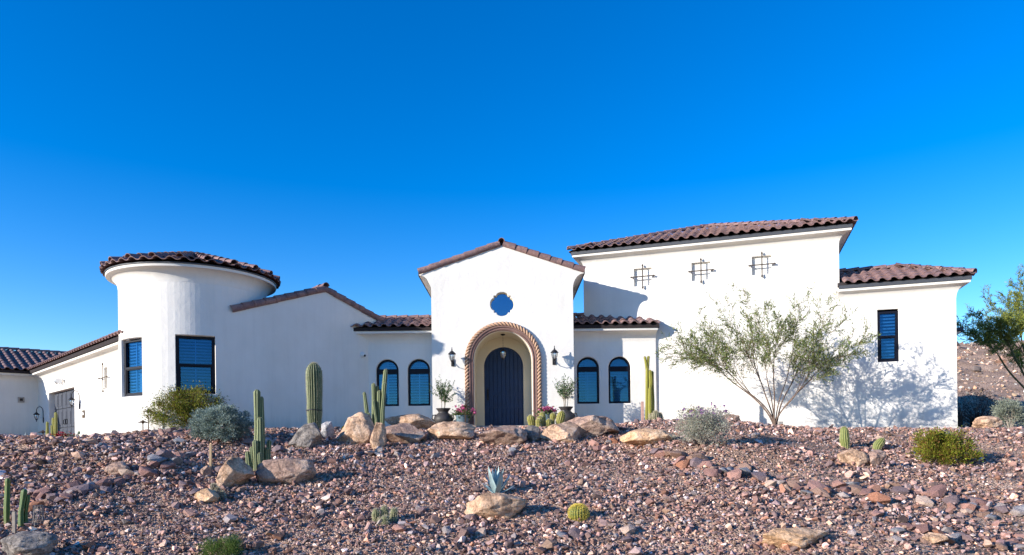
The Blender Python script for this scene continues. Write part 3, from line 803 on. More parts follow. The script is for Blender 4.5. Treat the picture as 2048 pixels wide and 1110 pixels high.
for ua, ub in ((-4.18, upk), (.78, upk)):
    pA, pB = fs_.P(ua, zl(ua)+.03, .03), fs_.P(ub, zl(ub)+.03, .03); y = (pB-pA).normalized(); n = int(round((pB-pA).length/.325))
    for k in range(n):
        out_ = -fs_.b*.75+Vector((0, 0, .66)); x = y.cross(out_).normalized()
        inst('rake_tile', RAKE, tmat(pA+(pB-pA)*(k/n), x, y, .6), roofS)
inst('ridge_tile', BARREL, tmat(fs_.P(upk, zp+.09, -.08), fs_.a, fs_.b), roofS)
inst('ridge_tile', BARREL, tmat(fs_.P(upk, zp+.09, .25), fs_.a, fs_.b), roofS)
rs = Rest()
up = (-fs_.a+Vector((0, 0, .36))).normalized()
for r in range(6):
    for c in range(11):
        rs.add(GEO_S, tmat(fs_.P(.78, zl(.78)+.1, .3+c*TW)+up*(r*EXPO), fs_.b, up))
rest_part(rs, roofS)

# ---- round tower -------------------------------------------------
TC = Vector((-8.78, 19.01)); TR = 1.856; ZTW = 4.49
def cyl(al, z, r=TR): return Vector((TC.x+r*sin(al), TC.y-r*cos(al), z))
wins = [(radians(24.8), .447, 1.28, 2.75), (radians(-31.2), .447, 1.24, 2.71)]
al = set(np.linspace(-pi, pi, 73)[:-1].tolist())
hole = []
for a0, hw, z0, z1 in wins:
    da = math.asin((hw+.02)/TR); hole.append((a0-da, a0+da, z0-.02, z1+.02))
    al = {x for x in al if not (a0-da-.03 < x < a0+da+.03)}; al |= set(np.linspace(a0-da, a0+da, 9).tolist())
al = sorted(al); zs_ = sorted({-.6, .4, ZTW-.38}|{h[2] for h in hole}|{h[3] for h in hole})
mb = MB()
for i in range(len(al)):
    A, B = al[i], al[(i+1) % len(al)]+(2*pi if i == len(al)-1 else 0); am = (A+B)/2
    for j in range(len(zs_)-1):
        z0, z1 = zs_[j], zs_[j+1]; zm = (z0+z1)/2
        if any(h[0] < am < h[1] and h[2] < zm < h[3] for h in hole): continue
        mb.add([cyl(A, z0), cyl(B, z0), cyl(B, z1), cyl(A, z1)], [(0, 1, 2, 3)])
pl = [tuple(cyl(a, 0)[:2]) for a in al]
sweep(mb, pl, cove(ZTW, .29, .38), True)
for (a0, hw, z0, z1), h in zip(wins, hole):
    fw = Fr((TC.x, TC.y), (cos(a0), sin(a0)), (-sin(a0), cos(a0)))
    wp = -(TR*cos(math.asin(hw/TR)))+.13
    top = [cyl(x, h[3]) for x in np.linspace(h[0], h[1], 9)]; bot = [cyl(x, h[2]) for x in np.linspace(h[0], h[1], 9)]
    loop = bot+top[::-1]
    inn = []
    for p in loop:
        u = (p-fw.o).dot(fw.a); inn.append(fw.P(u*.975, min(max(p.z, z0), z1), (p-fw.o).dot(fw.b)+.02))
    inn2 = [fw.P((p-fw.o).dot(fw.a), p.z, wp) for p in inn]
    mb.rings([loop, inn, inn2], True, False, False)
    sash_window(fw, -hw+.008, hw-.008, z0+.006, z1-.006, wp-.035, 'tower window', .078)
    room(rooms, fw, -hw-.1, hw+.1, z0-.1, z1+.1, wp+.12)
build(mb, 'wall', STUCCO, house, 45)
mb = MB()
NS = 22; RO = TR+.34; TP = .29; zc0 = ZTW+.03
ring_ = [(RO*sin(2*pi*k/NS), -RO*cos(2*pi*k/NS)) for k in range(NS)]
mb.add([Vector((TC.x+x, TC.y+y, zc0)) for x, y in ring_]+[Vector((TC.x, TC.y, zc0+RO*TP))], [(k, (k+1) % NS, NS) for k in range(NS)]+[tuple(reversed(range(NS)))])
rf = build(mb, 'roof', UNDER, house)
mb = MB(); sweep(mb, pl, fasc(ZTW, .29, .03), True); build(mb, 'fascia', FASCIA, rf)
rs = Rest()
pa = math.atan(TP)
tw_geo = {}
for s_ in range(NS):
    a0 = 2*pi*(s_+.5)/NS
    rd = Vector((sin(a0), -cos(a0), 0)); tg = Vector((cos(a0), sin(a0), 0)); up = (-rd+Vector((0, 0, TP))).normalized()
    vis = sin(a0-radians(24.8)) < 2 and cos(a0-radians(24.8)) > -.25
    for r in range(5):
        rad = RO+.05-r*EXPO*cos(pa); wloc = 2*rad*math.tan(pi/NS); rad2 = rad-TL*cos(pa); w2 = max(2*rad2*math.tan(pi/NS), .1)
        nt_ = 2 if r < 2 else 1
        key = (r,)
        if key not in tw_geo:
            gs = s_tile_geo(wloc/nt_, TL, w2/wloc, 12 if nt_ == 1 else 10)
            tw_geo[key] = (gs, _mesh('tower_tile', *gs, TILE, 35))
        for q in range(nt_):
            off = ((q+.5)/nt_-.5)*wloc
            up2 = (up-tg*(off*(1-w2/wloc)/TL)).normalized()
            m = tmat(Vector((TC.x, TC.y, zc0+.055))+rd*(rad)+tg*off+Vector((0, 0, (RO-rad)*TP)), tg, up2, .8)
            if vis: inst('roof_tile', tw_geo[key][1], m, rf)
            else: rs.add(GEO_S, m)
    a1 = 2*pi*s_/NS; rd = Vector((sin(a1), -cos(a1), 0)); tg = Vector((cos(a1), sin(a1), 0)); up = (-rd+Vector((0, 0, TP))).normalized()
    vis = cos(a1-radians(24.8)) > -.25
    for r in range(6):
        rad = RO+.06-r*.36*cos(pa)
        m = tmat(Vector((TC.x, TC.y, zc0+.10))+rd*rad+Vector((0, 0, (RO-rad)*TP)), tg, up, 1.2)
        if vis: inst('hip_tile', BARREL, m, rf)
        else: rs.add(GEO_B, m)
rest_part(rs, rf)

# ---- garage wing -------------------------------------------------
fgar = Fr((-11.0, 19.15), (-k_, k_), (k_, k_))      # u grows to the left and away
ZGA = 2.76
# frame runs right-to-left; openings measured along u
u0, u1, zt_ = 4.96, 8.74, 1.945
mb = MB(); panel(mb, fgar, rect(-2.0, 10.6, -.8, ZGA), [rect(u0, u1, -.5, zt_), rect(1.16, 1.50, 1.98-.3, 1.98+.3)], .26, True, cham=.03)
pl = [tuple(fgar.P(10.7, 0)[:2]), tuple(fgar.P(-2, 0)[:2])]
sweep(mb, pl, cove(ZGA, .30, .32))
build(mb, 'wall', STUCCO, house, 45)
gd = bpy.data.objects.new('garage_door', None); COL.objects.link(gd); gd.parent = house; ORG[gd] = fgar.P(7, -.1, .2); gd.location = ORG[gd]-ORG[house]
mb = MB(); mb.box(fgar.P((u0+u1)/2, .75, .235), fgar.a, fgar.b, (0, 0, 1), (u1-u0)/2, .015, 1.3); build(mb, 'backing', GREYD, gd)
for i in range(6):
    for j, (za, zb_) in enumerate(((-.1, .62), (.66, 1.3), (1.34, 1.92))):
        ua = u0+.04+i*(u1-u0-.08)/6; ub = ua+(u1-u0-.08)/6-.05
        mb = MB(); mb.box(fgar.P((ua+ub)/2, (za+zb_)/2, .20), fgar.a, fgar.b, (0, 0, 1), (ub-ua)/2, .02, (zb_-za)/2)
        mb.box(fgar.P((ua+ub)/2, (za+zb_)/2, .175), fgar.a, fgar.b, (0, 0, 1), (ub-ua)/2-.09, .006, (zb_-za)/2-.09)
        build(mb, 'panel', GREYD, gd)
for uu in ((u0+u1)/2-.13, (u0+u1)/2+.13):
    mb = MB(); mb.box(fgar.P(uu, .85, .165), fgar.a, fgar.b, (0, 0, 1), .03, .01, .09); mb.tube([fgar.P(uu, .92, .15), fgar.P(uu, .9, .10), fgar.P(uu, .78, .10), fgar.P(uu, .76, .15)], .014, 6)
    build(mb, 'handle', IRON, gd)
mb = MB(); cu, cz = 1.33, 1.98
mb.tube([fgar.P(cu, cz-.36, -.07), fgar.P(cu, cz+.36, -.07)], .012, 6); mb.tube([fgar.P(cu-.36, cz, -.08), fgar.P(cu+.36, cz, -.08)], .012, 6)
for du, dz in ((0, .36), (0, -.36), (.36, 0), (-.36, 0)):
    d = Vector((du, dz)).normalized(); mb.tube([fgar.P(cu+du, cz+dz, -.07), fgar.P(cu+du+d.x*.04, cz+dz+d.y*.04, -.07), fgar.P(cu+du+d.x*.09, cz+dz+d.y*.09, -.07)], [.012, .03, .002], 6)
    mb.tube([fgar.P(cu+du*.9, cz+dz*.9, -.07), fgar.P(cu+du*.9, cz+dz*.9, .0)], .008, 5)
build(mb, 'window_grille', RUST, house)
mb = MB(); mb.rings([[fgar.P(u, ZGA, -.34), fgar.P(u, ZGA+.10, -.36), fgar.P(u, ZGA+.25, .12), fgar.P(u, ZGA, .5)] for u in (-2, 10.6)])
rf = build(mb, 'roof', UNDER, house)
mb = MB(); sweep(mb, pl, fasc(ZGA, .30, .12)); build(mb, 'fascia', FASCIA, rf)
rs = Rest(); st = fgar.P(10.65, 0, -.38)
roof_field(rf, (st.x, st.y), (k_, -k_), (k_, k_), PITCH, 44, 1, None, 0, ZGA+.15, rs)
st = fgar.P(10.65, 0, -.05)
roof_field(rf, (st.x, st.y), (k_, -k_), (k_, k_), PITCH, 44, 1, None, 0, ZGA+.20, rs)
rest_part(rs, rf)
# far wing, in shade, with its big lit roof
fz = Fr(fgar.P(10.5, 0)[:2], (-k_, -k_), (-k_, k_))
mb = MB(); panel(mb, fz, rect(-.1, 7, -.8, ZGA)); 
pl2 = [tuple(fz.P(7, 0)[:2]), tuple(fz.P(0.0, 0)[:2])]
sweep(mb, pl2, cove(ZGA, .30, .30)); build(mb, 'wall', STUCCO, house, 45)
RUN = 2.9
mb = MB(); mb.rings([[fz.P(u, ZGA+.1, -.36), fz.P(u, ZGA+.1+RUN*PITCH, -.36+RUN), fz.P(u, ZGA+.1, -.36+2*RUN), fz.P(u, ZGA, -.36)] for u in (7, -4.0)])
rf = build(mb, 'roof', UNDER, house)
mb = MB(); sweep(mb, pl2, fasc(ZGA, .30, .10)); build(mb, 'fascia', FASCIA, rf)
rs = Rest(); st = fz.P(3.1, 0, -.40)
roof_field(rf, (st.x, st.y), (k_, k_), (-k_, k_), PITCH, 24, 9, lambda u, v: u < 3.1+v*1.0+.35, 99, ZGA+.145, rs)
st = fz.P(7, 0, -.40)
roof_field(rf, (st.x, st.y), (k_, k_), (-k_, k_), PITCH, 13, 9, None, 0, ZGA+.145, rs)
caps(rf, fz.P(-3.0, ZGA+.13+RUN*PITCH, -.36+RUN), fz.P(3.4, ZGA+.13+RUN*PITCH, -.36+RUN), step=.36)
rest_part(rs, rf)
build(rooms, 'interior', DARK, house)
# ================================================================== crushed rock
def hull(n, seed, flat=1.):
    r = np.random.default_rng(seed); bm = bmesh.new()
    for p in r.normal(size=(n, 3)):
        p = p/np.linalg.norm(p)*r.uniform(.8, 1.1); bm.verts.new(p*np.array([1, 1, flat]))
    res = bmesh.ops.convex_hull(bm, input=bm.verts)
    bmesh.ops.delete(bm, geom=[v for v in res['geom_interior'] if isinstance(v, bmesh.types.BMVert)], context='VERTS')
    bmesh.ops.triangulate(bm, faces=bm.faces); bm.verts.index_update()
    V = np.array([v.co[:] for v in bm.verts]); Fc = np.array([[v.index for v in f.verts] for f in bm.faces]); bm.free()
    return V, Fc
TEMPL = [hull(11, 100+i, .8) for i in range(14)]
SMALL = [hull(7, 300+i, .8) for i in range(8)]
PAL = np.array([(.25, .15, .135), (.36, .225, .195), (.20, .15, .165), (.44, .31, .22), (.50, .45, .43), (.27, .27, .30), (.13, .095, .095), (.37, .19, .12), (.31, .215, .20), (.56, .44, .38), (.21, .165, .17)])
PW = np.array([.17, .16, .13, .10, .05, .07, .08, .06, .11, .03, .04]); PW = PW/PW.sum(); PAL = PAL*.74+PAL.mean(1)[:, None]*np.array([1.08, .98, .97])*.26
def randrot(n, r):
    q = r.normal(size=(n, 4)); q /= np.linalg.norm(q, axis=1)[:, None]; a, b, c, d = q.T
    return np.stack([1-2*(c*c+d*d), 2*(b*c-a*d), 2*(b*d+a*c), 2*(b*c+a*d), 1-2*(b*b+d*d), 2*(c*d-a*b), 2*(b*d-a*c), 2*(c*d+a*b), 1-2*(b*b+c*c)], 1).reshape(n, 3, 3)
def scatter(name, P, size, templ, r, mat, tint=1.):
    n = len(P); kk = r.integers(0, len(templ), n)
    R = randrot(n, r); sc = size[:, None]*r.uniform(.65, 1.25, (n, 3))
    cols = PAL[r.choice(len(PAL), n, p=PW)]*np.exp(r.normal(-.12, .42, (n, 1)))*tint*np.array([1.30, 1.10, .98])
    VV = []; FF = []; CC = []; off = 0
    for k, (V, Fc) in enumerate(templ):
        ix = np.nonzero(kk == k)[0]
        if not len(ix): continue
        W = np.einsum('nij,nvj->nvi', R[ix], V[None]*sc[ix][:, None, :])
        W[:, :, 2] *= .8
        W += P[ix][:, None, :]
        nv = len(V)
        FF.append((Fc[None]+(np.arange(len(ix))*nv)[:, None, None]).reshape(-1, 3)+off); VV.append(W.reshape(-1, 3))
        CC.append(np.repeat(cols[ix], nv, 0)*r.uniform(.9, 1.1, (len(ix)*nv, 1))); off += len(ix)*nv
    o = npmesh(name, np.concatenate(VV), np.concatenate(FF), mat, np.concatenate(CC)); return o
def field(cell, y0, y1, keep, r, xl=None):
    X, Y = np.meshgrid(np.arange(-21, 21, cell), np.arange(y0, y1, cell))
    X = X.ravel()+r.uniform(-.5, .5, X.size)*cell; Y = Y.ravel()+r.uniform(-.5, .5, Y.size)*cell
    m = (np.abs(X) < .80*Y+3.4) & (r.random(X.size) < keep(X, Y))
    m &= ~((Y > 20.2) & (X > -7) & (X < 9.2)) & ~((Y > 18.9) & (X > GC-1.6) & (X < GC+1.6))
    m &= ~(((X+8.78)**2+(Y-19.01)**2 < 3.2))
    X, Y = X[m], Y[m]; return X, Y, zg(X, Y)
def bare(X, Y):
    n = np.sin(X*1.1+2*np.sin(Y*.5))*np.cos(Y*1.4+.8*np.sin(X*.7))
    return np.clip(.5+.9*n, 0, 1)
r1 = np.random.default_rng(11)
X, Y, Z = field(.064, 7.3, 20.6, lambda X, Y: .93-.62*bare(X+3, Y+1)*ss(2, 6, X)*(1-ss(14.5, 16, Y))-.34*bare(X, Y), r1)
size = np.exp(r1.normal(-3.52, .36, len(X))); size = np.where(r1.random(len(X)) < .045, size*1.8, size)
left_ = ss(4.5, 8.5, -X-0*Y)*ss(10.5, 12, Y)
size = size*(1+.35*left_)*(1-.25*ss(16.3, 17.5, Y))
size = np.minimum(size, .12)
o = scatter('gravel', np.stack([X, Y, Z+size*.55], 1), size, TEMPL, r1, VC_STONE); o['kind'] = 'stuff'
X, Y, Z = field(.05, 7.3, 19.8, lambda X, Y: .75-.25*bare(X+3, Y+1)*ss(1, 5, X)+0*X, r1)
size = np.exp(r1.normal(-4.0, .3, len(X)))
o = scatter('small_gravel', np.stack([X, Y, Z+size*.4], 1), size, SMALL, r1, VC_STONE); o['kind'] = 'stuff'
# hillside and the strip behind the right wing
n = 16000
X = r1.uniform(12, 52, n); Y = r1.uniform(19, 66, n); m = (X/Y > .60) & (X/Y < .86); X, Y = X[m], Y[m]
size = np.exp(r1.normal(-2.75, .6, len(X)))*np.clip(Y/45, .35, 1.2)
o = scatter('hillside_rubble', np.stack([X, Y, zg(X, Y)+size*.2], 1), size, TEMPL, r1, VC_STONE, 1.2*np.array([1.0, 1.12, 1.04])); o['kind'] = 'stuff'

# loose rocks large enough to tell apart
ROCKT = []
for i in range(8):
    V, Fc = hull(22, 500+i, .75)
    ROCKT.append((V, Fc))
TONES = {'pink': (.43, .26, .215), 'mauve': (.27, .165, .15), 'purple grey': (.215, .17, .18), 'pale grey': (.42, .38, .36), 'blue grey': (.27, .285, .31), 'rust red': (.38, .19, .12), 'cream': (.54, .43, .35), 'brown': (.33, .225, .175)}
RM = {k: M(k.replace(' ', '_')+'_rock', tuple(c*f for c, f in zip(v, (1.1, 1, .95))), .9, .35, 9, .8, 45, fine=.25, spec=.2, objvar=.1) for k, v in TONES.items()}
RME = {}
for kx, (V, Fc) in enumerate(ROCKT):
    for tn in TONES: RME[kx, tn] = _mesh('rock', [tuple(v) for v in V], [tuple(f) for f in Fc], RM[tn])
def band(pts, n, w, s0, s1, where, grp):
    got = []
    for _ in range(n):
        t = random.random()*(len(pts)-1); i = int(t); f = t-i
        x = pts[i][0]*(1-f)+pts[i+1][0]*f+random.gauss(0, w); y = pts[i][1]*(1-f)+pts[i+1][1]*f+random.gauss(0, w*.55)
        if y > 1104 or not -8 < x < 2056: continue
        if any(abs(x-q[0]) < 9 and abs(y-q[1]) < 7 for q in got): continue
        got.append((x, y, random.choices(list(TONES), (5, 6, 5, 3, 3, 1, 2, 4))[0], random.uniform(s0, s1)))
    got.sort(); cnt = {}
    num = ['first', 'second', 'third', 'fourth', 'fifth', 'sixth', 'seventh', 'eighth', 'ninth', 'tenth', 'eleventh', 'twelfth', 'thirteenth', 'fourteenth']
    tot = {t: sum(1 for g_ in got if g_[2] == t) for t in TONES}
    for x, y, tn, sp_ in got:
        c = cnt[tn] = cnt.get(tn, 0)+1
        wd_ = 'only' if tot[tn] == 1 else num[c-1]
        p = hit(x, y); s = sp_/F*p.y*.5
        o = bpy.data.objects.new('rock', RME[random.randrange(len(ROCKT)), tn]); COL.objects.link(o)
        o.location = p+Vector((0, 0, s*.3)); o.rotation_euler = (random.uniform(-.4, .4), random.uniform(-.4, .4), random.uniform(0, 6.28))
        o.scale = (s*random.uniform(.85, 1.25), s*random.uniform(.7, 1.1), s*random.uniform(.6, .95))
        tag(o, ('%s %s rock' % (wd_, tn))+('' if tot[tn] == 1 else ' from the left')+' '+where, 'rock', grp)
band([(1295, 905), (1400, 935), (1500, 955), (1620, 985)], 46, 12, 20, 44, 'in the row running down right of centre', 'rocks in the row right of centre')
band([(1620, 985), (1760, 985), (1900, 1010), (2045, 1030)], 44, 14, 22, 48, 'in the row below the split stone', 'rocks in the row low on the right')
band([(385, 905), (300, 940), (230, 965), (130, 1000)], 40, 10, 22, 46, 'in the slanting left berm', 'rocks in the left berm')
band([(150, 985), (60, 1010)], 14, 14, 24, 52, 'piled near the lower left cacti', 'rocks by the lower left cacti')
band([(1700, 1060), (2040, 1090)], 22, 16, 20, 40, 'near the lower right corner', 'rocks at the lower right')
band([(300, 870), (480, 880), (600, 905)], 24, 12, 18, 34, 'between grey shrub and grey boulder', 'rocks behind the left boulders')
band([(700, 910), (900, 915), (1100, 895), (1230, 890)], 30, 8, 14, 28, 'at the foot of the boulder row', 'rocks at the foot of the boulder row')
band([(380, 985), (520, 1000), (900, 1060), (1250, 1080)], 26, 26, 18, 36, 'among fine gravel of the middle slope', 'larger stones on the middle slope')
band([(1300, 860), (1560, 880), (1900, 880)], 18, 12, 14, 24, 'on the shelf before the tall wall', 'stones on the right shelf')

# ================================================================== boulders
TAN = rock_mat('tan_rock', (.30, .18, .115), (.62, .40, .26), (.72, .54, .40))
PINK = rock_mat('pink_rock', (.25, .165, .14), (.43, .28, .21), (.56, .43, .34), 2.2)
GREY = rock_mat('grey_rock', (.15, .13, .12), (.28, .24, .21), (.40, .34, .29), 4)
GOLD = rock_mat('golden_rock', (.56, .33, .17), (.74, .46, .27), (.80, .61, .43), 3)
WHITER = rock_mat('white_rock', (.36, .34, .33), (.50, .47, .45), (.62, .58, .55), 4)
def ico(sub):
    bm = bmesh.new(); bmesh.ops.create_icosphere(bm, subdivisions=sub, radius=1)
    V = [v.co.copy() for v in bm.verts]; Fc = [tuple(v.index for v in f.verts) for f in bm.faces]; bm.free(); return V, Fc
ICO = ico(5)
def boulder(x0, x1, yt, yb, seed, mat, label, deep=.75, cuts=13, lean=0., shape=None, sunk=.18, Y=None, rot=0., soft=.0, group=None):
    cx = (x0+x1)/2
    p = gp(cx, Y, yb) if Y else hit(cx, yb-2)
    k = p.y/F; wd = (x1-x0)*k; ht = (yb-yt)*k
    r = random.Random(seed)
    planes = []
    for i in range(cuts):
        n = Vector((r.gauss(0, 1), r.gauss(0, 1), r.gauss(0, .7))).normalized(); planes.append((n, r.uniform(.52, .84)+soft))
    vs = []
    for v in ICO[0]:
        q = v.copy()
        q *= 1+.20*noise.noise(v*1.1+Vector((seed*3.1, 0, 0)))
        for n, d in planes:
            e = q.dot(n)-d
            if e > 0: q -= n*e*.98
        q *= 1+.10*noise.noise(q*2.5+Vector((0, seed*1.7, 0)))-.07*max(0, .25-abs(noise.noise(q*2.2+Vector((seed, 9, 1)))))*4*.5+.045*noise.noise(q*6+Vector((seed, 0, 4)))+.022*noise.noise(q*15)+.012*noise.noise(q*36)
        vs.append(q)
    # normalise to the box
    mx = [max(q[i] for q in vs) for i in range(3)]; mn = [min(q[i] for q in vs) for i in range(3)]
    full = ht*(1+sunk)
    out = []
    for q in vs:
        x = ((q.x-mn[0])/(mx[0]-mn[0])-.5)*wd; y = ((q.y-mn[1])/(mx[1]-mn[1])-.5)*wd*deep; z = (q.z-mn[2])/(mx[2]-mn[2])*full
        if shape:
            t = x/wd+.5; z *= np.interp(t, shape[0], shape[1])
        x += lean*z
        out.append((x, y+y*0, z-full*sunk/(1+sunk)*1.0))
    me = _mesh('boulder', out, ICO[1], mat, 55)
    o = bpy.data.objects.new('boulder', me); COL.objects.link(o)
    o.location = p+Vector((0, wd*deep*.42, .045)); tag(o, label, 'boulder', group)
    # keep the foot where the picture has it: the front of the stone meets the slope
    return o, p
boulder(560, 642, 849, 900, 3, GREY, 'grey angular boulder sloping up to a peak below the fat ribbed cactus', shape=([0, .55, .8, 1], [.25, .9, 1, .75]))
boulder(640, 666, 848, 880, 5, WHITER, 'small whitish stone wedged between the grey peaked boulder and the big tan one')
boulder(664, 752, 828, 892, 7, TAN, 'largest tan boulder, humped, left of the candelabra cactus', shape=([0, .3, .6, 1], [.45, .9, 1, .9]), cuts=7, soft=.05)
boulder(738, 771, 850, 902, 9, TAN, 'narrow upright tan stone in front of the candelabra cactus', lean=.05)
boulder(762, 852, 851, 893, 12, PINK, 'dark mottled boulder between the upright stone and the long pale boulder')
boulder(762, 872, 827, 858, 15, TAN, 'long low boulder on the crest under the two left arched windows', Y=17.3, deep=.5)
boulder(848, 952, 848, 886, 17, TAN, 'flat topped tan boulder just left of the front door')
boulder(953, 1056, 856, 898, 21, PINK, 'pinkish boulder right below the front door with a dark right face')
boulder(1048, 1082, 856, 886, 23, GREY, 'small grey boulder between the two boulders below the door and the cactus clump')
boulder(1078, 1168, 848, 889, 27, TAN, 'blocky tan boulder in front of the clump of small cacti')
boulder(1118, 1242, 832, 880, 31, PINK, 'big rough boulder with a dark overhung right end below the right arched windows', shape=([0, .3, .8, 1], [.55, .9, 1, .7]))
boulder(1246, 1352, 862, 896, 33, GOLD, 'smooth rounded golden tan boulder near the grey flowering shrub', cuts=4, soft=.12)
boulder(418, 500, 920, 981, 35, TAN, 'upright tan boulder left of the organ pipe cactus', shape=([0, .4, .9, 1], [.5, 1, .95, .8]), lean=.02)
boulder(506, 626, 923, 974, 39, PINK, 'long orange pink boulder right of the organ pipe cactus', deep=.55)
boulder(926, 1058, 994, 1048, 41, TAN, 'tan boulder with a notched lower edge under the agave', deep=.6, cuts=8)
boulder(1530, 1674, 1068, 1106, 45, GOLD, 'long pale tan boulder at the bottom edge right of centre', deep=.5)
boulder(1688, 1742, 904, 936, 49, TAN, 'left half of the split stone holding the short ribbed cactus')
boulder(1734, 1780, 906, 936, 50, PINK, 'right half of the split stone under the leaning ribbed cactus', lean=.1)
boulder(1955, 2016, 838, 862, 53, TAN, 'rounded tan boulder beyond the right corner of the house', Y=16.9, cuts=5, soft=.1)
boulder(-20, 92, 1076, 1125, 57, GREY, 'dark grey boulder cut off at the lower left corner', deep=.7)
boulder(1442, 1486, 820, 838, 59, PINK, 'small pointed tan stone on the mound against the tall white wall', Y=18.0)
boulder(205, 258, 930, 958, 63, PINK, 'rounded mauve pink rock high in the left berm', cuts=7)
boulder(1850, 1905, 1075, 1095, 69, TAN, 'broken flat tan rock at the lower right', deep=.6, cuts=10)
boulder(385, 435, 985, 1010, 73, GOLD, 'low pale orange rock left below the upright tan boulder', cuts=10)
boulder(398, 420, 938, 958, 75, PINK, 'small orange block by the wooden stake', cuts=8)
# ================================================================== plants
def leaf_mesh(name, P, Dn, ln, wd, cols, parent, mat=None, r=None, bend=0.):
    """one pointed leaf per row: P base, Dn direction, ln length, wd width"""
    n = len(P); r = r or rng
    Dn = Dn/np.linalg.norm(Dn, axis=1)[:, None]
    rv = r.normal(size=(n, 3)); side = np.cross(Dn, rv); side /= np.linalg.norm(side, axis=1)[:, None]+1e-9
    nm = np.cross(Dn, side)
    ln = np.broadcast_to(ln, (n,))[:, None]; wd = np.broadcast_to(wd, (n,))[:, None]
    mid = P+Dn*ln*.45+nm*ln*.08
    V = np.stack([P, mid+side*wd*.5, P+Dn*ln-nm*ln*bend, mid-side*wd*.5], 1).reshape(-1, 3)
    i = np.arange(n)*4; Fc = np.stack([i, i+1, i+2, i+3], 1)
    o = npmesh(name, V, Fc, mat or VC_LEAF, np.repeat(cols, 4, 0), parent); o['kind'] = 'stuff'; return o
def pick(pal, n, r, jit=.2):
    pal = np.array(pal); return pal[r.integers(0, len(pal), n)]*r.uniform(1-jit, 1+jit, (n, 1))
def shrub(name, x0, x1, yt, yb, pal, label, cat='shrub', Y=None, nleaf=7000, ln=.03, wd=.014, ncl=90, seed=1, hollow=.55, clump=.13, stemc=BARK, nst=26, flowers=None, depth=.9, up=.5, spiky=0., bottom=.06, group=None, square=.87, low=-.75):
    r = np.random.default_rng(seed); cx = (x0+x1)/2
    p = gp(cx, Y, yb) if Y else hit(cx, yb-3)
    k = p.y/F; rx = (x1-x0)*k/2; h = (yb-yt)*k; ry = rx*depth
    base = p+Vector((0, ry*.5, -.02)); base.z = gz(base.x, base.y)-.02
    h = (ray(cx, yt)[1]*base.y-base.z) if Y else h+(p.z-base.z)
    root = thing(name, base, label, cat, group)
    # clump centres over an uneven dome
    th = r.uniform(0, 2*pi, ncl); ct = r.uniform(low, 1, ncl); st = np.sqrt(1-ct**2)
    rad = r.uniform(hollow, 1, ncl)**.6*(1+.20*np.sin(th*3+seed)+.15*r.normal(size=ncl)*(1+spiky))
    C = np.stack([rx*rad*st*np.cos(th)*square, ry*rad*st*np.sin(th)*square, h*(.5+.5*rad*ct)], 1)
    C[:, 2] = np.clip(C[:, 2], h*bottom, h*1.02)
    b = np.array(base)
    mb = MB()
    for i in range(min(nst, ncl)):
        e = C[i]; m1 = e*.5*np.array([.7, .7, 1])+r.normal(size=3)*.03
        mb.tube([base, base+Vector(m1), base+Vector(e)], [.012*h*1.3+.002, .006*h+.0015, .002], 4)
    build(mb, 'stem', stemc, root)
    ix = r.integers(0, ncl, nleaf); cs = clump*(rx+h/2)
    off = r.normal(size=(nleaf, 3))*cs*np.array([1, 1, .8])*r.uniform(.4, 1, (nleaf, 1))
    P = C[ix]+off
    P[:, 2] = np.abs(P[:, 2])
    Dn = off/cs*.8+C[ix]/np.array([rx, ry, h])*.8+np.array([0, 0, up])+r.normal(size=(nleaf, 3))*.45
    tone = r.uniform(.8, 1.2, ncl)[ix][:, None]
    cols = pick(pal, nleaf, r)*tone
    leaf_mesh('foliage', P+b, Dn, r.uniform(.6, 1.3, nleaf)*ln, r.uniform(.7, 1.3, nleaf)*wd, cols, root, r=r)
    if flowers:
        nf, fc, fl = flowers
        jx = r.choice(np.nonzero(C[:, 2] > h*.62)[0], nf); P = C[jx]+r.normal(size=(nf, 3))*cs*.5+np.array([0, 0, cs*.8])
        nn = nf*5; P = np.repeat(P, 5, 0)
        leaf_mesh('flower', P+b, r.normal(size=(nn, 3))+np.array([0, -.2, .3]), fl, fl*.8, pick(fc, nn, r, .15), root, r=r)
    return root
G_OL = [(.19, .23, .03), (.26, .29, .035), (.32, .32, .05), (.12, .15, .03), (.25, .19, .04)]
shrub('bush', 306, 432, 780, 858, G_OL+[(.15, .085, .03)], 'olive green rounded bush against the tower under its window', Y=17.1, nleaf=30000, ln=.045, wd=.022, ncl=170, seed=3, clump=.10, square=.9)
shrub('bush', 377, 490, 817, 895, [(.22, .28, .235), (.28, .34, .29), (.15, .20, .17), (.34, .40, .35)], 'grey green rounded shrub in front of the olive bush on the slope', nleaf=26000, ln=.036, wd=.02, ncl=260, seed=5, clump=.055, hollow=.7)
shrub('bush', 1358, 1466, 818, 903, [(.38, .40, .31), (.48, .47, .39), (.28, .31, .22), (.42, .35, .28)], 'silvery sage shrub with small purple flowers in front of the tall wall', nleaf=14000, ln=.03, wd=.014, ncl=170, seed=7, clump=.10, hollow=.3, nst=120, stemc=M('grey_twig', (.33, .28, .23), .9, .2, 10), flowers=(60, [(.26, .10, .32), (.33, .14, .36)], .045), spiky=1.)
shrub('bush', 1848, 1942, 872, 934, [(.19, .23, .018), (.27, .29, .025), (.12, .15, .018), (.28, .23, .04), (.24, .11, .04)], 'yellow green low shrub with reddish tips on the right of the slope', nleaf=20000, ln=.04, wd=.018, ncl=130, seed=9, clump=.10, spiky=1., depth=.8)
shrub('bush', 396, 476, 1086, 1125, [(.08, .14, .02), (.12, .19, .03), (.16, .22, .05)], 'bright green feathery shrub cut off by the bottom edge', nleaf=6000, ln=.03, wd=.006, ncl=90, seed=11, clump=.12)
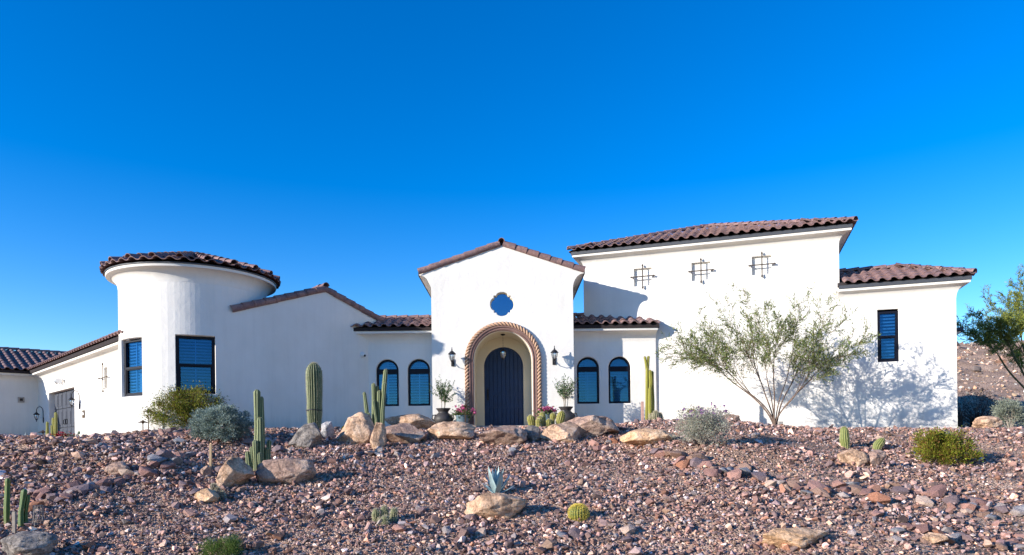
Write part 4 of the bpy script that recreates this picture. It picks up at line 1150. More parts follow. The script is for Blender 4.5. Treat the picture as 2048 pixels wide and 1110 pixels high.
shrub('bush', 1925, 2010, 785, 846, [(.075, .035, .03), (.10, .045, .035), (.06, .045, .03)], 'dead reddish brown bush behind the rounded boulder right of the house', Y=20.5, nleaf=2200, ln=.05, wd=.018, ncl=120, seed=13, nst=110, stemc=M('dead_twig', (.07, .04, .03), .9, .2, 10), clump=.14)
shrub('bush', 2000, 2060, 800, 856, [(.26, .29, .22), (.33, .35, .27), (.2, .22, .16)], 'pale grey green shrub right of the rounded boulder at the right edge', Y=17.6, nleaf=6000, ln=.045, wd=.02, ncl=80, seed=15, nst=60, stemc=M('grey_twig', (.33, .28, .23), .9, .2, 10), clump=.10, hollow=.3)
shrub('bush', 1905, 1945, 795, 846, [(.06, .05, .035), (.09, .075, .05)], 'bare dark twiggy shrub at the right corner of the house', Y=19.9, nleaf=150, ln=.03, wd=.010, ncl=70, seed=16, nst=70, stemc=M('dead_twig', (.07, .05, .04), .9, .2, 10), clump=.14, hollow=.2)

# ---- the slender desert tree ------------------------------------
def tree(root, base, forks, tips, nsub, r, pal, leaf_l, leaf_w, per, thick=.045, spread=.55, twig_l=.5, bark=BARK, starts=.0, nleafmul=1.):
    """forks: where each main stem divides; every limb tip hangs on its nearest fork"""
    tw = MB(); Ps = []; Ds = []
    base = Vector(base); forks = [Vector(f) for f in forks]
    own = {i: [] for i in range(len(forks))}
    for t in tips:
        t = Vector(t); own[min(range(len(forks)), key=lambda i: ((t-base).normalized()-(forks[i]-base).normalized()).length)].append(t)
    def limb(p0, p1, d0, r0, r1, n=12, wob=.02, name='branch'):
        L = (p1-p0).length; ph = r.uniform(0, 6.28); c1 = p0+d0*L*.38; c2 = p0.lerp(p1, .62)+Vector((0, 0, -.02*L))
        path = []
        for i in range(n+1):
            t = i/n; q = p0*(1-t)**3+c1*3*t*(1-t)**2+c2*3*t*t*(1-t)+p1*t**3
            path.append(q+Vector((sin(t*8+ph), cos(t*7+ph), sin(t*6+ph)*.6))*wob*L*t*(1-.5*t))
        return path, [r0+(r1-r0)*(i/n)**.8 for i in range(n+1)]
    for i, f in enumerate(forks):
        off = Vector((r.uniform(-.03, .03), r.uniform(-.03, .03), 0))
        path, rad = limb(base+off, f, Vector(((f-base).x*.25, (f-base).y*.25, (f-base).z)).normalized(), thick*(1 if len(own[i]) > 2 else .7), thick*.55)
        mb = MB(); mb.tube(path, rad, 8); build(mb, 'trunk', bark, root, 'all')
        d0 = (path[-1]-path[-3]).normalized()
        for tip in own[i]:
            st = path[-1] if r.random() < .6 else path[8]
            lp, lr = limb(st, tip, d0, thick*.36, .0035, 14, .03)
            mb = MB(); mb.tube(lp, lr, 6); build(mb, 'branch', bark, root, 'all')
            L = (tip-base).length
            for s in range(nsub):
                t = .12+.88*(s+r.random())/nsub; j = min(int(t*14), 13)
                p = lp[j].lerp(lp[j+1], t*14-j); tg = (lp[j+1]-lp[j]).normalized()
                side = Vector(r.normal(size=3)); side = (side-tg*side.dot(tg)).normalized()
                dr = (tg*.9+side*spread+Vector((0, 0, .18))).normalized(); ll = twig_l*(1.15-.6*t)*r.uniform(.6, 1.25)
                tw.tube([p+dr*ll*q+Vector((0, 0, .05*ll))*sin(q*3) for q in (0, .35, .7, 1)], [lr[j]*.55, lr[j]*.35, .003, .002], 4, False)
                for z in range(per):
                    f_ = .2+.8*(z+r.random())/per; Ps.append(p+dr*ll*f_); Ds.append(dr*.9+Vector(r.normal(size=3))*.6)
                for m in range(4):
                    tt = .15+.85*(m+r.random())/4; q = p+dr*ll*tt
                    s2 = Vector(r.normal(size=3)); s2 = (s2-dr*s2.dot(dr)).normalized(); d2 = (dr*.9+s2*.6+Vector((0, 0, .08))).normalized(); l2 = ll*.55*r.uniform(.5, 1.1)
                    tw.tube([q, q+d2*l2*.5, q+d2*l2], [.0028, .002, .0012], 3, False)
                    for z in range(per):
                        f_ = (z+r.random())/per; Ps.append(q+d2*(l2*f_)); Ds.append(d2*.9+Vector(r.normal(size=3))*.6+Vector((0, 0, .1)))
    o = build(tw, 'twig', bark, root); o['kind'] = 'stuff'
    P = np.array([tuple(v) for v in Ps]); Dn = np.array([tuple(v) for v in Ds]); n = len(P)
    leaf_mesh('foliage', P, Dn, r.uniform(.6, 1.25, n)*leaf_l, r.uniform(.7, 1.3, n)*leaf_w, pick(pal, n, r, .25), root, r=r, bend=.1)
r = np.random.default_rng(21)
TY = 17.4; tb_ = gp(1551, TY, 848); tb_.z -= .03
root = thing('tree', tb_, 'slender many stemmed desert tree with thin grey green leaves before the tall white wall', 'tree')
tips = []
for px, py, dy in ((1334, 706, -.5), (1362, 668, .5), (1378, 720, .8), (1395, 640, -.9), (1450, 612, .3), (1488, 578, -.2), (1530, 612, .9), (1560, 640, -1.1), (1602, 600, .2), (1655, 605, -.5), (1690, 640, .6), (1738, 672, -.3), (1700, 700, -1.0), (1660, 735, .6), (1430, 700, -1.2), (1480, 690, 1.2), (1600, 690, 1.2), (1530, 700, -.9), (1420, 660, 1.0), (1640, 660, -.9), (1345, 690, .9), (1500, 640, 1.1), (1580, 650, -.6), (1450, 660, -.5), (1725, 700, .8), (1620, 700, -1.2), (1390, 690, -.1)):
    tips.append(at(px, py, TY+dy))
forks = [at(px, py, TY+dy) for px, py, dy in ((1470, 757, -.1), (1446, 745, .5), (1512, 738, .35), (1535, 760, -.7), (1598, 730, .7), (1606, 770, -.5), (1548, 722, -.35), (1578, 735, .3), (1628, 748, -.1))]
tree(root, tb_, forks, tips, 20, r, [(.13, .19, .045), (.19, .24, .06), (.08, .12, .03), (.25, .26, .08)], .11, .017, 6, thick=.023, twig_l=.62, spread=.8)
# ---- the darker tree at the right edge --------------------------
r = np.random.default_rng(33)
TY = 24.0; tb_ = gp(2085, TY, 800); tb_.z -= .05
root = thing('tree', tb_, 'wide dark green paloverde tree at the right edge in front of the hillside', 'tree')
tips = [at(px, py, TY+dy) for px, py, dy in ((1926, 655, 0), (1948, 628, -1), (1972, 598, .6), (1955, 670, .8), (2000, 645, -1.2), (2012, 600, .5), (2034, 565, -.6), (2060, 550, .6), (2090, 580, -1), (1990, 690, 1.3), (2025, 640, -1.5), (2040, 715, .9), (2110, 620, 0), (2140, 660, .8), (2150, 720, -.8), (2060, 640, -1.6), (2080, 700, 1.2), (1975, 650, -.4), (2035, 610, 1.))]
forks = [at(px, py, TY+dy) for px, py, dy in ((1998, 712, 0), (2022, 700, -.5), (2045, 690, .5), (2070, 690, -.3), (2110, 720, .2))]
tree(root, tb_, forks, tips, 20, r, [(.19, .23, .04), (.27, .30, .05), (.13, .17, .05), (.34, .34, .06)], .12, .021, 12, thick=.05, twig_l=.75, bark=M('green_bark', (.10, .10, .04), .85, .3, 12))

# ---- cacti -------------------------------------------------------
def column(mb, path, R, ribs, depth=.28, cv=(.03, .055, .02), cr=(.30, .32, .13), top=1.0, segs=22, taper=None, n_per=4, base_col=None, twist=0.):
    """ribbed stem along a path; returns crest points for spines"""
    path = [Vector(p) for p in path]; L = [0]
    for a, b in zip(path, path[1:]): L.append(L[-1]+(b-a).length)
    T = L[-1]; rings = []; cols = []; crest = []
    nn = ribs*n_per
    def pos(s):
        for i in range(len(L)-1):
            if s <= L[i+1] or i == len(L)-2: return path[i].lerp(path[i+1], (s-L[i])/(L[i+1]-L[i])), (path[i+1]-path[i]).normalized()
    ring_s = [T*k/segs for k in range(segs)]
    s_end = T-R*top
    ring_s = [s_end*k/segs for k in range(segs+1)]+[s_end+R*top*sin(a) for a in (.3, .6, .85, 1.1, 1.3, 1.48)]
    for k, s in enumerate(ring_s):
        p, t = pos(min(s, T-1e-4)); t = Vector((t.x*.6, t.y*.6, t.z)).normalized()
        x = Vector((0, 1, 0)).cross(t).normalized(); y = t.cross(x)
        rr = R*(taper(s/T) if taper else 1)
        if s > s_end: rr *= cos(math.asin(min((s-s_end)/(R*top), 1)))+.05
        ring = []
        for j in range(nn):
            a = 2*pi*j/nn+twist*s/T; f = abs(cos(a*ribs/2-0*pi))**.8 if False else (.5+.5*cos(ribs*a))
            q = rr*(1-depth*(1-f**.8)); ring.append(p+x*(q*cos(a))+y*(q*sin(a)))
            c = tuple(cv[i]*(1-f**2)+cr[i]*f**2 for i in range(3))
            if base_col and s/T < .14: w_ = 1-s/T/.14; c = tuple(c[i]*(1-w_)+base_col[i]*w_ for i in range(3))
            cols.append(c)
            if j % n_per == 0: crest.append((ring[-1], (x*cos(a)+y*sin(a)+t*(.9 if s > s_end else 0)).normalized(), t))
        rings.append(ring)
    mb.rings(rings, True, True, True, cols)
    return crest
def spines(crest, root, ln, r, per=3, mat=SPINE, wd=.0035):
    P = []; D_ = []
    for p, o, t in crest:
        for _ in range(per):
            P.append(tuple(p)); D_.append(tuple(o+t*r.uniform(-.8, .8)+o.cross(t)*r.uniform(-.8, .8)))
    n = len(P); P = np.array(P); Dn = np.array(D_)
    o = leaf_mesh('spines', P, Dn, ln, wd, np.ones((n, 3)), root, mat, r)
rc = np.random.default_rng(5)
# fat single column
p = gp(629, 16.6, 848); h = (848-718)/F*16.6+.06
root = thing('cactus', p, 'fat single ribbed saguaro column standing before the shaded wall', 'cactus')
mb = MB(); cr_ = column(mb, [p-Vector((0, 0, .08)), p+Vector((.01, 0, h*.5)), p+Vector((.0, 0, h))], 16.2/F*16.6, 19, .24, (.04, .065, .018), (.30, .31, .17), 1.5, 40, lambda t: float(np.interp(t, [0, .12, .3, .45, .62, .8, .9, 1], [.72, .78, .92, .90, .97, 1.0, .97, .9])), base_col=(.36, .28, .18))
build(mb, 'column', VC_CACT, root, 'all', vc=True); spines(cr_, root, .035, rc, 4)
mb = MB()
pc = p+Vector((0, 0, h*.29)); mb.rings([[pc+Vector((.19*cos(a), .19*sin(a), z+.01*sin(3*a))) for a in np.linspace(0, 2*pi, 25)[:-1]] for z in (0, .025)], True, False, False)
build(mb, 'tie', IRON, root)
def clump(x, yb, stems, ribs, label, Y=None, cv=(.03, .055, .02), cr=(.30, .32, .14), spine=.0, cat='cactus', depth=.32, cups=None, base_col=None, name='cactus', segs=18, top=1.2, spn=2):
    """stems: (px at foot, px at top, py top, width px, dy)"""
    p0 = gp(x, Y, yb) if Y else hit(x, yb)
    root = thing(name, p0, label, cat); k = p0.y/F
    for st_ in stems:
        fx, tx, ty, wpx, dy = st_[:5]; fy = st_[5] if len(st_) > 5 else yb
        a = p0+Vector(((fx-x)*k, dy, (yb-fy)*k-.03)); b = p0+Vector(((tx-x)*k, dy, (yb-ty)*k))
        if Y: b.z = ray(tx, ty)[1]*(p0.y+dy)
        if len(st_) <= 5: a.z = gz(a.x, a.y)-.04
        R = wpx*k/2; mid = a.lerp(b, .45)+Vector((rc.normal()*.012+(a.x-b.x)*.12, 0, 0))
        mb = MB(); ph = rc.uniform(0, 6)
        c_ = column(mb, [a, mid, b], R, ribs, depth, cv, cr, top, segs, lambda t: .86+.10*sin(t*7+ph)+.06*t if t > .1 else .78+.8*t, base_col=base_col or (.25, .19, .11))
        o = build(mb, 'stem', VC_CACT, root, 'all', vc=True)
        if spine: spines(c_, root, spine, rc, spn)
    return root
clump(518, 938, [(512, 516, 779, 14.5, 0), (526, 524, 793, 10, .03), (524, 524, 835, 15, -.08), (519, 518, 880, 11, -.18), (505, 500, 902, 11, -.12), (534, 533, 895, 9, .02), (531, 536, 880, 10, .08), (511, 508, 893, 10, -.1), (526, 527, 905, 9, -.2)], 6, 'tall organ pipe cactus rising between the upright tan boulder and the orange pink one', cr=(.36, .38, .18), spine=.012)
clump(757, 848, [(762, 773, 738, 9.5, 0), (765, 771, 765, 10, -.06), (748, 748, 766, 9.5, 0), (752, 754, 772, 8.5, .05), (758, 760, 781, 8, -.05), (762, 764, 784, 8, .06), (736, 729, 784, 8, .02), (756, 749, 800, 7, -.1), (744, 740, 826, 5, -.1), (742, 738, 835, 5, -.05)], 6, 'candelabra cluster of thin columnar cacti in front of the left arched window', Y=16.3, cr=(.33, .35, .17), spine=.012)
clump(1296, 838, [(1293, 1296, 735, 7, 0), (1304, 1301, 748, 10, .04), (1300, 1300, 775, 8, -.05), (1307, 1307, 742, 7, .1), (1296, 1291, 713, 6, 0, 737), (1296, 1299, 712, 7, .02, 736), (1300, 1301, 740, 8, -.02, 775)], 6, 'tall yellow green columnar cactus beside the right arched windows', Y=18.0, cv=(.16, .17, .02), cr=(.42, .36, .06), spine=.012)
clump(1312, 838, [(1312, 1312, 822, 17, 0), (1320, 1321, 826, 12, .05), (1304, 1303, 828, 10, .06)], 12, 'small spiny grey cactus at the foot of the yellow green column', Y=17.8, cv=(.12, .13, .07), cr=(.34, .28, .17), spine=.035, spn=4)
clump(105, 872, [(96, 95, 843, 6.5, 0), (104, 104, 835, 6.5, .05), (112, 112, 824, 7, 0), (109, 109, 850, 5, -.1)], 6, 'yellow columnar cacti group near the garage door', Y=17.3, cv=(.18, .18, .03), cr=(.42, .38, .09))
clump(18, 1050, [(14, 17, 956, 12, 0)], 5, 'leftmost green columnar cactus by the left edge', cv=(.06, .10, .025), cr=(.20, .25, .06))
clump(48, 1056, [(43, 51, 978, 12, 0), (49, 53, 990, 9, .05)], 5, 'green columnar cactus right of the leftmost one behind the dark boulder', cv=(.05, .10, .03), cr=(.19, .25, .08))
clump(1692, 908, [(1694, 1691, 853, 19, .05)], 13, 'short upright ribbed cactus in the split stone', Y=14.3, cv=(.09, .12, .03), cr=(.33, .33, .10), spine=.02, depth=.22)
clump(1765, 908, [(1757, 1772, 876, 18, .1)], 12, 'short ribbed cactus leaning right over the split stone', Y=14.3, cv=(.09, .12, .03), cr=(.33, .33, .10), spine=.02, depth=.22)
clump(770, 1046, [(757, 753, 1018, 15, 0), (772, 767, 1013, 16, .05), (775, 774, 1030, 17, -.12), (787, 789, 1017, 17, .02), (765, 764, 1034, 12, -.1)], 13, 'low cluster of stubby ribbed cacti on the lower slope', cv=(.10, .12, .05), cr=(.34, .33, .17), spine=.028, spn=3)
clump(1090, 850, [(1066, 1061, 830, 16, 0), (1080, 1080, 832, 15, -.05), (1086, 1085, 824, 13, .1), (1077, 1076, 838, 13, -.15), (1097, 1098, 838, 13, -.08), (1118, 1125, 822, 17, 0), (1106, 1107, 826, 12, .1)], 12, 'clump of small golden green cacti below the right lantern', Y=16.9, cv=(.13, .13, .025), cr=(.42, .36, .08), spine=.022, spn=3, depth=.24)
clump(443, 995, [(432, 427, 968, 13, 0), (444, 436, 975, 12, -.03), (450, 447, 982, 12, -.06)], 11, 'small dark cactus leaning left in front of the upright tan boulder', cv=(.06, .055, .04), cr=(.20, .16, .11), spine=.03, spn=4)
clump(862, 896, [(850, 842, 878, 8, 0), (862, 866, 882, 8, -.03), (856, 852, 885, 8, -.06)], 9, 'small dark cactus at the left foot of the flat topped boulder', Y=15.2, cv=(.05, .05, .035), cr=(.16, .13, .09), spine=.02, spn=3)
# golden barrel
p = hit(1158, 1040); k = p.y/F; R = 19.5*k
root = thing('cactus', p, 'round golden barrel cactus on the lower slope', 'cactus')
mb = MB(); crest = []; rings = []; cols = []
nr = 21
for i in range(15):
    ph = -.75+(pi/2+.73)*i/14; ring = []
    for j in range(nr*4):
        a = 2*pi*j/(nr*4); f = .5+.5*cos(nr*a); q = R*cos(ph)*(1-.13*(1-f)); z = R*.92*sin(ph)-(.10*R*max(0, (ph-1.15)/.4) if ph > 1.15 else 0)
        ring.append(p+Vector((q*cos(a), q*sin(a)+R*.4, z+R*.62)))
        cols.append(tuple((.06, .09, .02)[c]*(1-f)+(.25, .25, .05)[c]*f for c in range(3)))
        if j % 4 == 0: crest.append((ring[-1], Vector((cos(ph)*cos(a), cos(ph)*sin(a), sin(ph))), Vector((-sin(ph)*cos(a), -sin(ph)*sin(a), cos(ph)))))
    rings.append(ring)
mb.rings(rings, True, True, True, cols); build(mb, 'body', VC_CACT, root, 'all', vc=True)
spines(crest, root, .035, rc, 7, M('golden_spines', (.75, .58, .10), .6, .15, 10), .004)
# small yellow cushion plants
for px, py, w_, lab, Y_ in ((692, 846, 16, 'small yellow cactus pad behind the whitish stone', 16.8), (1383, 832, 17, 'yellow orange flower mound behind the sage shrub', 16.9)):
    p = gp(px, Y_, py); k = Y_/F
    root = thing('cactus' if px < 1000 else 'flower_mound', p, lab, 'cactus' if px < 1000 else 'flowers')
    n = 500; r = np.random.default_rng(px); v = r.normal(size=(n, 3)); v /= np.linalg.norm(v, axis=1)[:, None]; v[:, 2] = abs(v[:, 2])
    mb = MB(); mb.tube([p, p+Vector((0, 0, .1))], [.02, .01], 5); build(mb, 'stem', BARK, root)
    leaf_mesh('foliage', np.array(p)+v*w_*k*.5*np.array([1, 1, .8])+np.array([0, 0, w_*k*(.1 if px < 1000 else .9)]), v, .03, .02, pick([(.55, .42, .04), (.62, .50, .06), (.45, .40, .05)], n, r), root, r=r)

# ---- agaves ------------------------------------------------------
def agave(x, yb, hpx, wpx, n, label, Y=None, col=(.34, .45, .45), seed=1, wleaf=.24):
    p = gp(x, Y, yb) if Y else hit(x, yb); k = p.y/F; r = random.Random(seed)
    root = thing('agave', p, label, 'agave')
    m = M('agave_skin', col, .55, .14, 8, .15, 40, spec=.4)
    for i in range(n):
        t = i/n; az = i*2.39996+r.uniform(-.2, .2); el = radians(26+60*t+r.uniform(-6, 6)); L = hpx*k*(.80+.32*t)*r.uniform(.85, 1.08)
        d = Vector((cos(az)*cos(el), sin(az)*cos(el), sin(el))); s = Vector((-sin(az), cos(az), 0)); nn = s.cross(d); W = wleaf*L
        mb = MB(); rings = []
        for q in range(8):
            f = q/7; wv = W*(.75+.6*f if f < .45 else (1.02)*max(1-((f-.45)/.55)**1.6, 0.01)); c = p+d*L*f+Vector((0, 0, .10*L*f*f))+Vector((0, 0, .01)); th = W*.22*(1-f)+.001
            rings.append([c+s*wv*.5+nn*wv*.14, c+nn*-.01*L*0-nn*th*.2, c-s*wv*.5+nn*wv*.14, c-nn*th])
        mb.rings(rings); build(mb, 'leaf', m, root, 60)
agave(993, 990, 52, 50, 17, 'pale blue green agave standing above the notched tan boulder', seed=4)
agave(44, 886, 28, 30, 13, 'small pale agave against the far left wall', Y=19.5, col=(.3, .38, .36), seed=9, wleaf=.10)
agave(404, 944, 16, 18, 10, 'tiny grey blue agave beside the wooden stake', col=(.25, .30, .34), seed=12, wleaf=.14)

# ---- pots with little olive trees --------------------------------
def lathe_pot(root, p, prof, mat, name='pot'):
    mb = MB(); mb.lathe(p, prof, 28, True, False); return build(mb, name, mat, root, 'all')
def olive(px, label):
    Yp = 19.58; u, v = ray(px, 845); p = Vector((u*Yp, Yp, FLOOR-.02))
    root = thing('potted_tree', p, label, 'potted plant')
    s = 1.03
    lathe_pot(root, p, [(.14*s, 0), (.24*s, .10*s), (.275*s, .20*s), (.25*s, .30*s), (.16*s, .375*s), (.135*s, .40*s), (.15*s, .44*s), (.20*s, .50*s), (.205*s, .52*s), (.17*s, .52*s), (.13*s, .44*s)], POT)
    mb = MB(); mb.lathe(p+Vector((0, 0, .46)), [(.0, 0), (.14, 0)], 14, False); build(mb, 'soil', SOIL, root)
    for sx in (-1, 1):   # side handles
        mb = MB(); mb.tube([p+Vector((sx*.2, -.12, .34)), p+Vector((sx*.29, -.12, .33)), p+Vector((sx*.31, -.12, .24)), p+Vector((sx*.26, -.12, .18))], .018, 6); build(mb, 'handle', POT, root, 'all')
    r = np.random.default_rng(px); Ps = []; Ds = []
    k = Yp/F; topz = .52
    mb = MB()
    for q in range(4):
        a = p+Vector((r.uniform(-.06, .06), r.uniform(-.05, .05), topz-.08)); b = a+Vector((r.uniform(-.1, .1), r.uniform(-.06, .06), .42)); mb.tube([a, a.lerp(b, .5)+Vector((.01, 0, 0)), b], [.011, .009, .007], 5)
        for z in range(11):
            st_ = a.lerp(b, r.uniform(.55, 1)); d = Vector((r.uniform(-1, 1)*.32, r.uniform(-1, 1)*.28, r.uniform(.08, .62)))
            if z == 0 and q == 0: d = Vector((-.12 if px < 1000 else .05, 0, .80))
            mb.tube([st_, st_+d*.5+Vector((0, 0, .03)), st_+d], [.005, .003, .0015], 4)
            for y in range(16):
                f = .3+.7*y/16; Ps.append(tuple(st_+d*f)); Ds.append(tuple(d.normalized()*.6+Vector(r.normal(size=3))*.75))
    build(mb, 'trunk', M('pale_bark', (.30, .25, .19), .9, .2, 15), root)
    n = len(Ps); leaf_mesh('foliage', np.array(Ps), np.array(Ds), .065, .027, pick([(.06, .13, .04), (.09, .17, .055), (.04, .09, .03), (.14, .21, .09)], n, r), root, r=r, bend=.1)
olive(887, 'olive sapling in a black pot left of the entry arch')
olive(1132, 'olive sapling in a black pot right of the entry arch')
def flowerpot(px, py_top, w_, label, Yp=19.45):
    u, v = ray(px, 845); p = Vector((u*Yp, Yp, FLOOR-.02)); k = Yp/F
    root = thing('flower_pot', p, label, 'flower pot')
    lathe_pot(root, p, [(.13, 0), (.17, .16), (.19, .30), (.20, .32), (.18, .32), (.16, .26)], POTB)
    mb = MB(); mb.lathe(p+Vector((0, 0, .27)), [(0, 0), (.17, 0)], 12, False); build(mb, 'soil', SOIL, root)
    r = np.random.default_rng(px); n = 520; v = r.normal(size=(n, 3))*np.array([.12, .12, .07])+np.array([0, 0, .36])
    leaf_mesh('foliage', np.array(p)+v, v*np.array([1, 1, 0])+r.normal(size=(n, 3))*.1+np.array([0, 0, .1]), .06, .04, pick([(.08, .13, .04), (.12, .17, .06)], n, r), root, r=r)
    n = 420; c = r.normal(size=(28, 3))*np.array([.11, .08, .05])+np.array([0, -.03, .47]); v = c[r.integers(0, 28, n)]+r.normal(size=(n, 3))*.02
    leaf_mesh('flower', np.array(p)+v, r.normal(size=(n, 3)), .045, .035, pick([(.62, .10, .28), (.70, .22, .40), (.50, .06, .20)], n, r), root, r=r)
flowerpot(925, 815, 30, 'pink flowers in a pot at the left foot of the entry arch')
flowerpot(1093, 808, 32, 'pink flowers in a blue grey pot at the right foot of the entry arch')
# red flowers and prickly pear near the garage
p = gp(132, 17.4, 870)
root = thing('flowering_plant', p, 'crimson flowering plant beside the yellow columnar cacti', 'flowering plant')
r = np.random.default_rng(8); n = 700; b = np.array(p)
mb = MB()
for i in range(10): mb.tube([p, p+Vector((r.normal()*.14, r.normal()*.1, .16))], [.008, .004], 4)
build(mb, 'stem', BARK, root)
v = r.normal(size=(n, 3))*np.array([.17, .12, .045])+np.array([.04, 0, .13]); leaf_mesh('foliage', b+v, r.normal(size=(n, 3)), .05, .03, pick([(.10, .12, .04), (.2, .19, .08), (.28, .2, .12)], n, r), root, r=r)
v = r.normal(size=(260, 3))*np.array([.09, .07, .035])+np.array([-.12, -.04, .20]); leaf_mesh('flower', b+v, r.normal(size=(260, 3)), .05, .04, pick([(.50, .02, .06), (.42, .02, .05)], 260, r), root, r=r)
p = gp(150, 17.5, 870)
root = thing('prickly_pear', p, 'pale prickly pear pads at the right of the crimson flowers', 'cactus')
for dx, dz, s_, tl in ((.06, .12, .10, .2), (-.02, .11, .09, -.3), (.10, .26, .05, .1)):
    mb = MB(); q = p+Vector((dx, 0, dz)); R3 = Matrix.Rotation(tl, 3, 'Y')
    mb.rings([[q+R3 @ Vector((s_*.75*sin(pi*i/8)*cos(2*pi*j/12), .02*sin(pi*i/8)*sin(2*pi*j/12), -s_*cos(pi*i/8))) for j in range(12)] for i in range(1, 8)])
    build(mb, 'pad', M('pear_skin', (.27, .31, .17), .6, .12, 12), root, 'all')

# ================================================================== fittings
def lantern(p, n_out, side, label, s=1., group=None, goose=False):
    """wall lantern: p on the wall, n_out outwards"""
    n_ = Vector(n_out).normalized(); a = Vector((0, 0, 1)).cross(n_).normalized()
    root = thing('wall_lantern', p, label, 'wall lantern', group)
    out = .24*s; c = p+n_*out
    mb = MB(); mb.box(p+n_*.012+Vector((0, 0, -.16*s)), a, n_, (0, 0, 1), .045*s, .012, .10*s); build(mb, 'backplate', IRON, root)
    mb = MB()
    if goose: mb.tube([p+n_*.02+Vector((0, 0, -.14*s))]+[p+n_*(.02+(out-.02)*.5*(1-cos(t)))+Vector((0, 0, (.20+.17*sin(t))*s)) for t in np.linspace(0, pi, 9)], .014*s, 6)
    else: mb.tube([p+n_*.02+Vector((0, 0, -.14*s)), p+n_*.09*s+Vector((0, 0, -.24*s)), p+n_*.18*s+Vector((0, 0, -.24*s)), c+Vector((0, 0, -.19*s))], .011*s, 6)
    build(mb, 'arm', IRON, root, 'all')
    mb = MB(); mb.lathe(c, [(.0, .245*s), (.014*s, .22*s), (.008*s, .19*s), (.022*s, .17*s), (.012*s, .15*s), (.045*s, .125*s), (.108*s, .06*s), (.112*s, .045*s), (.08*s, .045*s)], 12, True, True); build(mb, 'roof', IRON, root, 30)
    mb = MB(); mb.lathe(c, [(.070*s, .045*s), (.078*s, .0), (.062*s, -.07*s), (.035*s, -.125*s)], 12, False, False); build(mb, 'shade', LANT, root, 'all')
    mb = MB()
    for k in range(6):
        t = 2*pi*k/6; d = Vector((cos(t), sin(t), 0)); mb.tube([c+d*.074*s+Vector((0, 0, .045*s)), c+d*.083*s, c+d*.066*s+Vector((0, 0, -.07*s)), c+d*.038*s+Vector((0, 0, -.13*s))], .006*s, 4)
    build(mb, 'cage', IRON, root)
    mb = MB(); mb.lathe(c, [(.0, -.24*s), (.014*s, -.215*s), (.012*s, -.18*s), (.03*s, -.16*s), (.042*s, -.125*s)], 10, True, True); build(mb, 'base', IRON, root, 30)
    mb = MB(); mb.lathe(c, [(.015*s, -.12*s), (.02*s, -.02*s), (.008*s, .02*s)], 8, True, True); build(mb, 'bulb', BLIND, root, 'all')
def onwall(fr, px, py): u, z = wu(fr, px, py); return fr.P(u, z)
lantern(onwall(fg, 905.5, 714), (0, -1, 0), 0, 'black wall lantern left of the entry arch', 1.05)
lantern(onwall(fg, 1108, 711), (0, -1, 0), 0, 'black wall lantern right of the entry arch', 1.05)
lantern(fgar.P(4.27, 1.42), -fgar.b, 0, 'black wall lantern right of the garage door', .95, goose=True)
lantern(fz.P(.02+.62, 1.12, 0) if False else fgar.P(9.57, 1.13), -fgar.b, 0, 'black wall lantern in the shade left of the garage door', .95, goose=True)
# pendant in the alcove
pz = ARs+ARr-.01; pp = Vector((GC, YG+.55, pz))
root = thing('pendant_lantern', pp, 'black pendant lantern hanging in the entry arch', 'pendant lantern')
mb = MB(); mb.lathe(pp, [(.0, -.05), (.06, -.03), (.07, 0)], 12); build(mb, 'canopy', IRON, root)
mb = MB()
for k in range(9):
    q = pp+Vector((0, 0, -.05-k*.04)); ax = Vector((1, 0, 0)) if k % 2 else Vector((0, 1, 0))
    mb.tube([q, q+ax*.008-Vector((0, 0, .02)), q-Vector((0, 0, .045)), q-ax*.008-Vector((0, 0, .02)), q], .003, 4)
o = build(mb, 'chain', IRON, root); o['kind'] = 'stuff'
c = pp+Vector((0, 0, -.57))
mb = MB(); mb.lathe(c, [(.0, .16), (.02, .14), (.03, .12), (.10, .055), (.10, .045), (.0, .045)], 12); build(mb, 'roof', IRON, root, 30)
mb = MB(); mb.lathe(c, [(.085, .04), (.088, -.03), (.065, -.12), (.04, -.16)], 12, False, False); build(mb, 'shade', LANT, root, 'all')
mb = MB()
for k in range(6):
    t = 2*pi*k/6; d = Vector((cos(t), sin(t), 0)); mb.tube([c+d*.088+Vector((0, 0, .045)), c+d*.092+Vector((0, 0, -.03)), c+d*.07+Vector((0, 0, -.12)), c+d*.03+Vector((0, 0, -.18))], .006, 4)
mb.lathe(c, [(.0, -.22), (.015, -.2), (.045, -.165), (.0, -.16)], 10)
build(mb, 'cage', IRON, root)
mb = MB(); mb.lathe(c, [(.02, -.12), (.028, -.03), (.01, .03)], 8, True, True); build(mb, 'bulb', BLIND, root, 'all')
# security camera on the shaded wall
p = fs_.P(-.21, (880-706)/F*20.62)
root = thing('security_camera', p, 'white dome security camera on the shaded gable wall', 'security camera')
mb = MB(); nn = -fs_.b
def disc(mb, p, n_, prof, seg=14):
    a = Vector((0, 0, 1)).cross(n_).normalized(); b = n_.cross(a)
    mb.rings([[p+n_*z+(a*cos(2*pi*k/seg)+b*sin(2*pi*k/seg))*r_ for k in range(seg)] for r_, z in prof])
disc(mb, p, nn, [(.085, 0), (.085, .03), (.07, .045)]); build(mb, 'mount', WHITEP, root, 40)
mb = MB(); disc(mb, p+nn*.04+Vector((0, 0, .0)), nn, [(.065, 0), (.06, .05), (.035, .075), (.01, .08)]); build(mb, 'housing', WHITEP, root, 'all')
mb = MB(); q = (nn+Vector((.35, 0, -.3))).normalized(); disc(mb, p+nn*.07+Vector((.02, -.01, -.02)), q, [(.034, 0), (.034, .035), (.02, .04)]); build(mb, 'lens', IRON, root, 40)
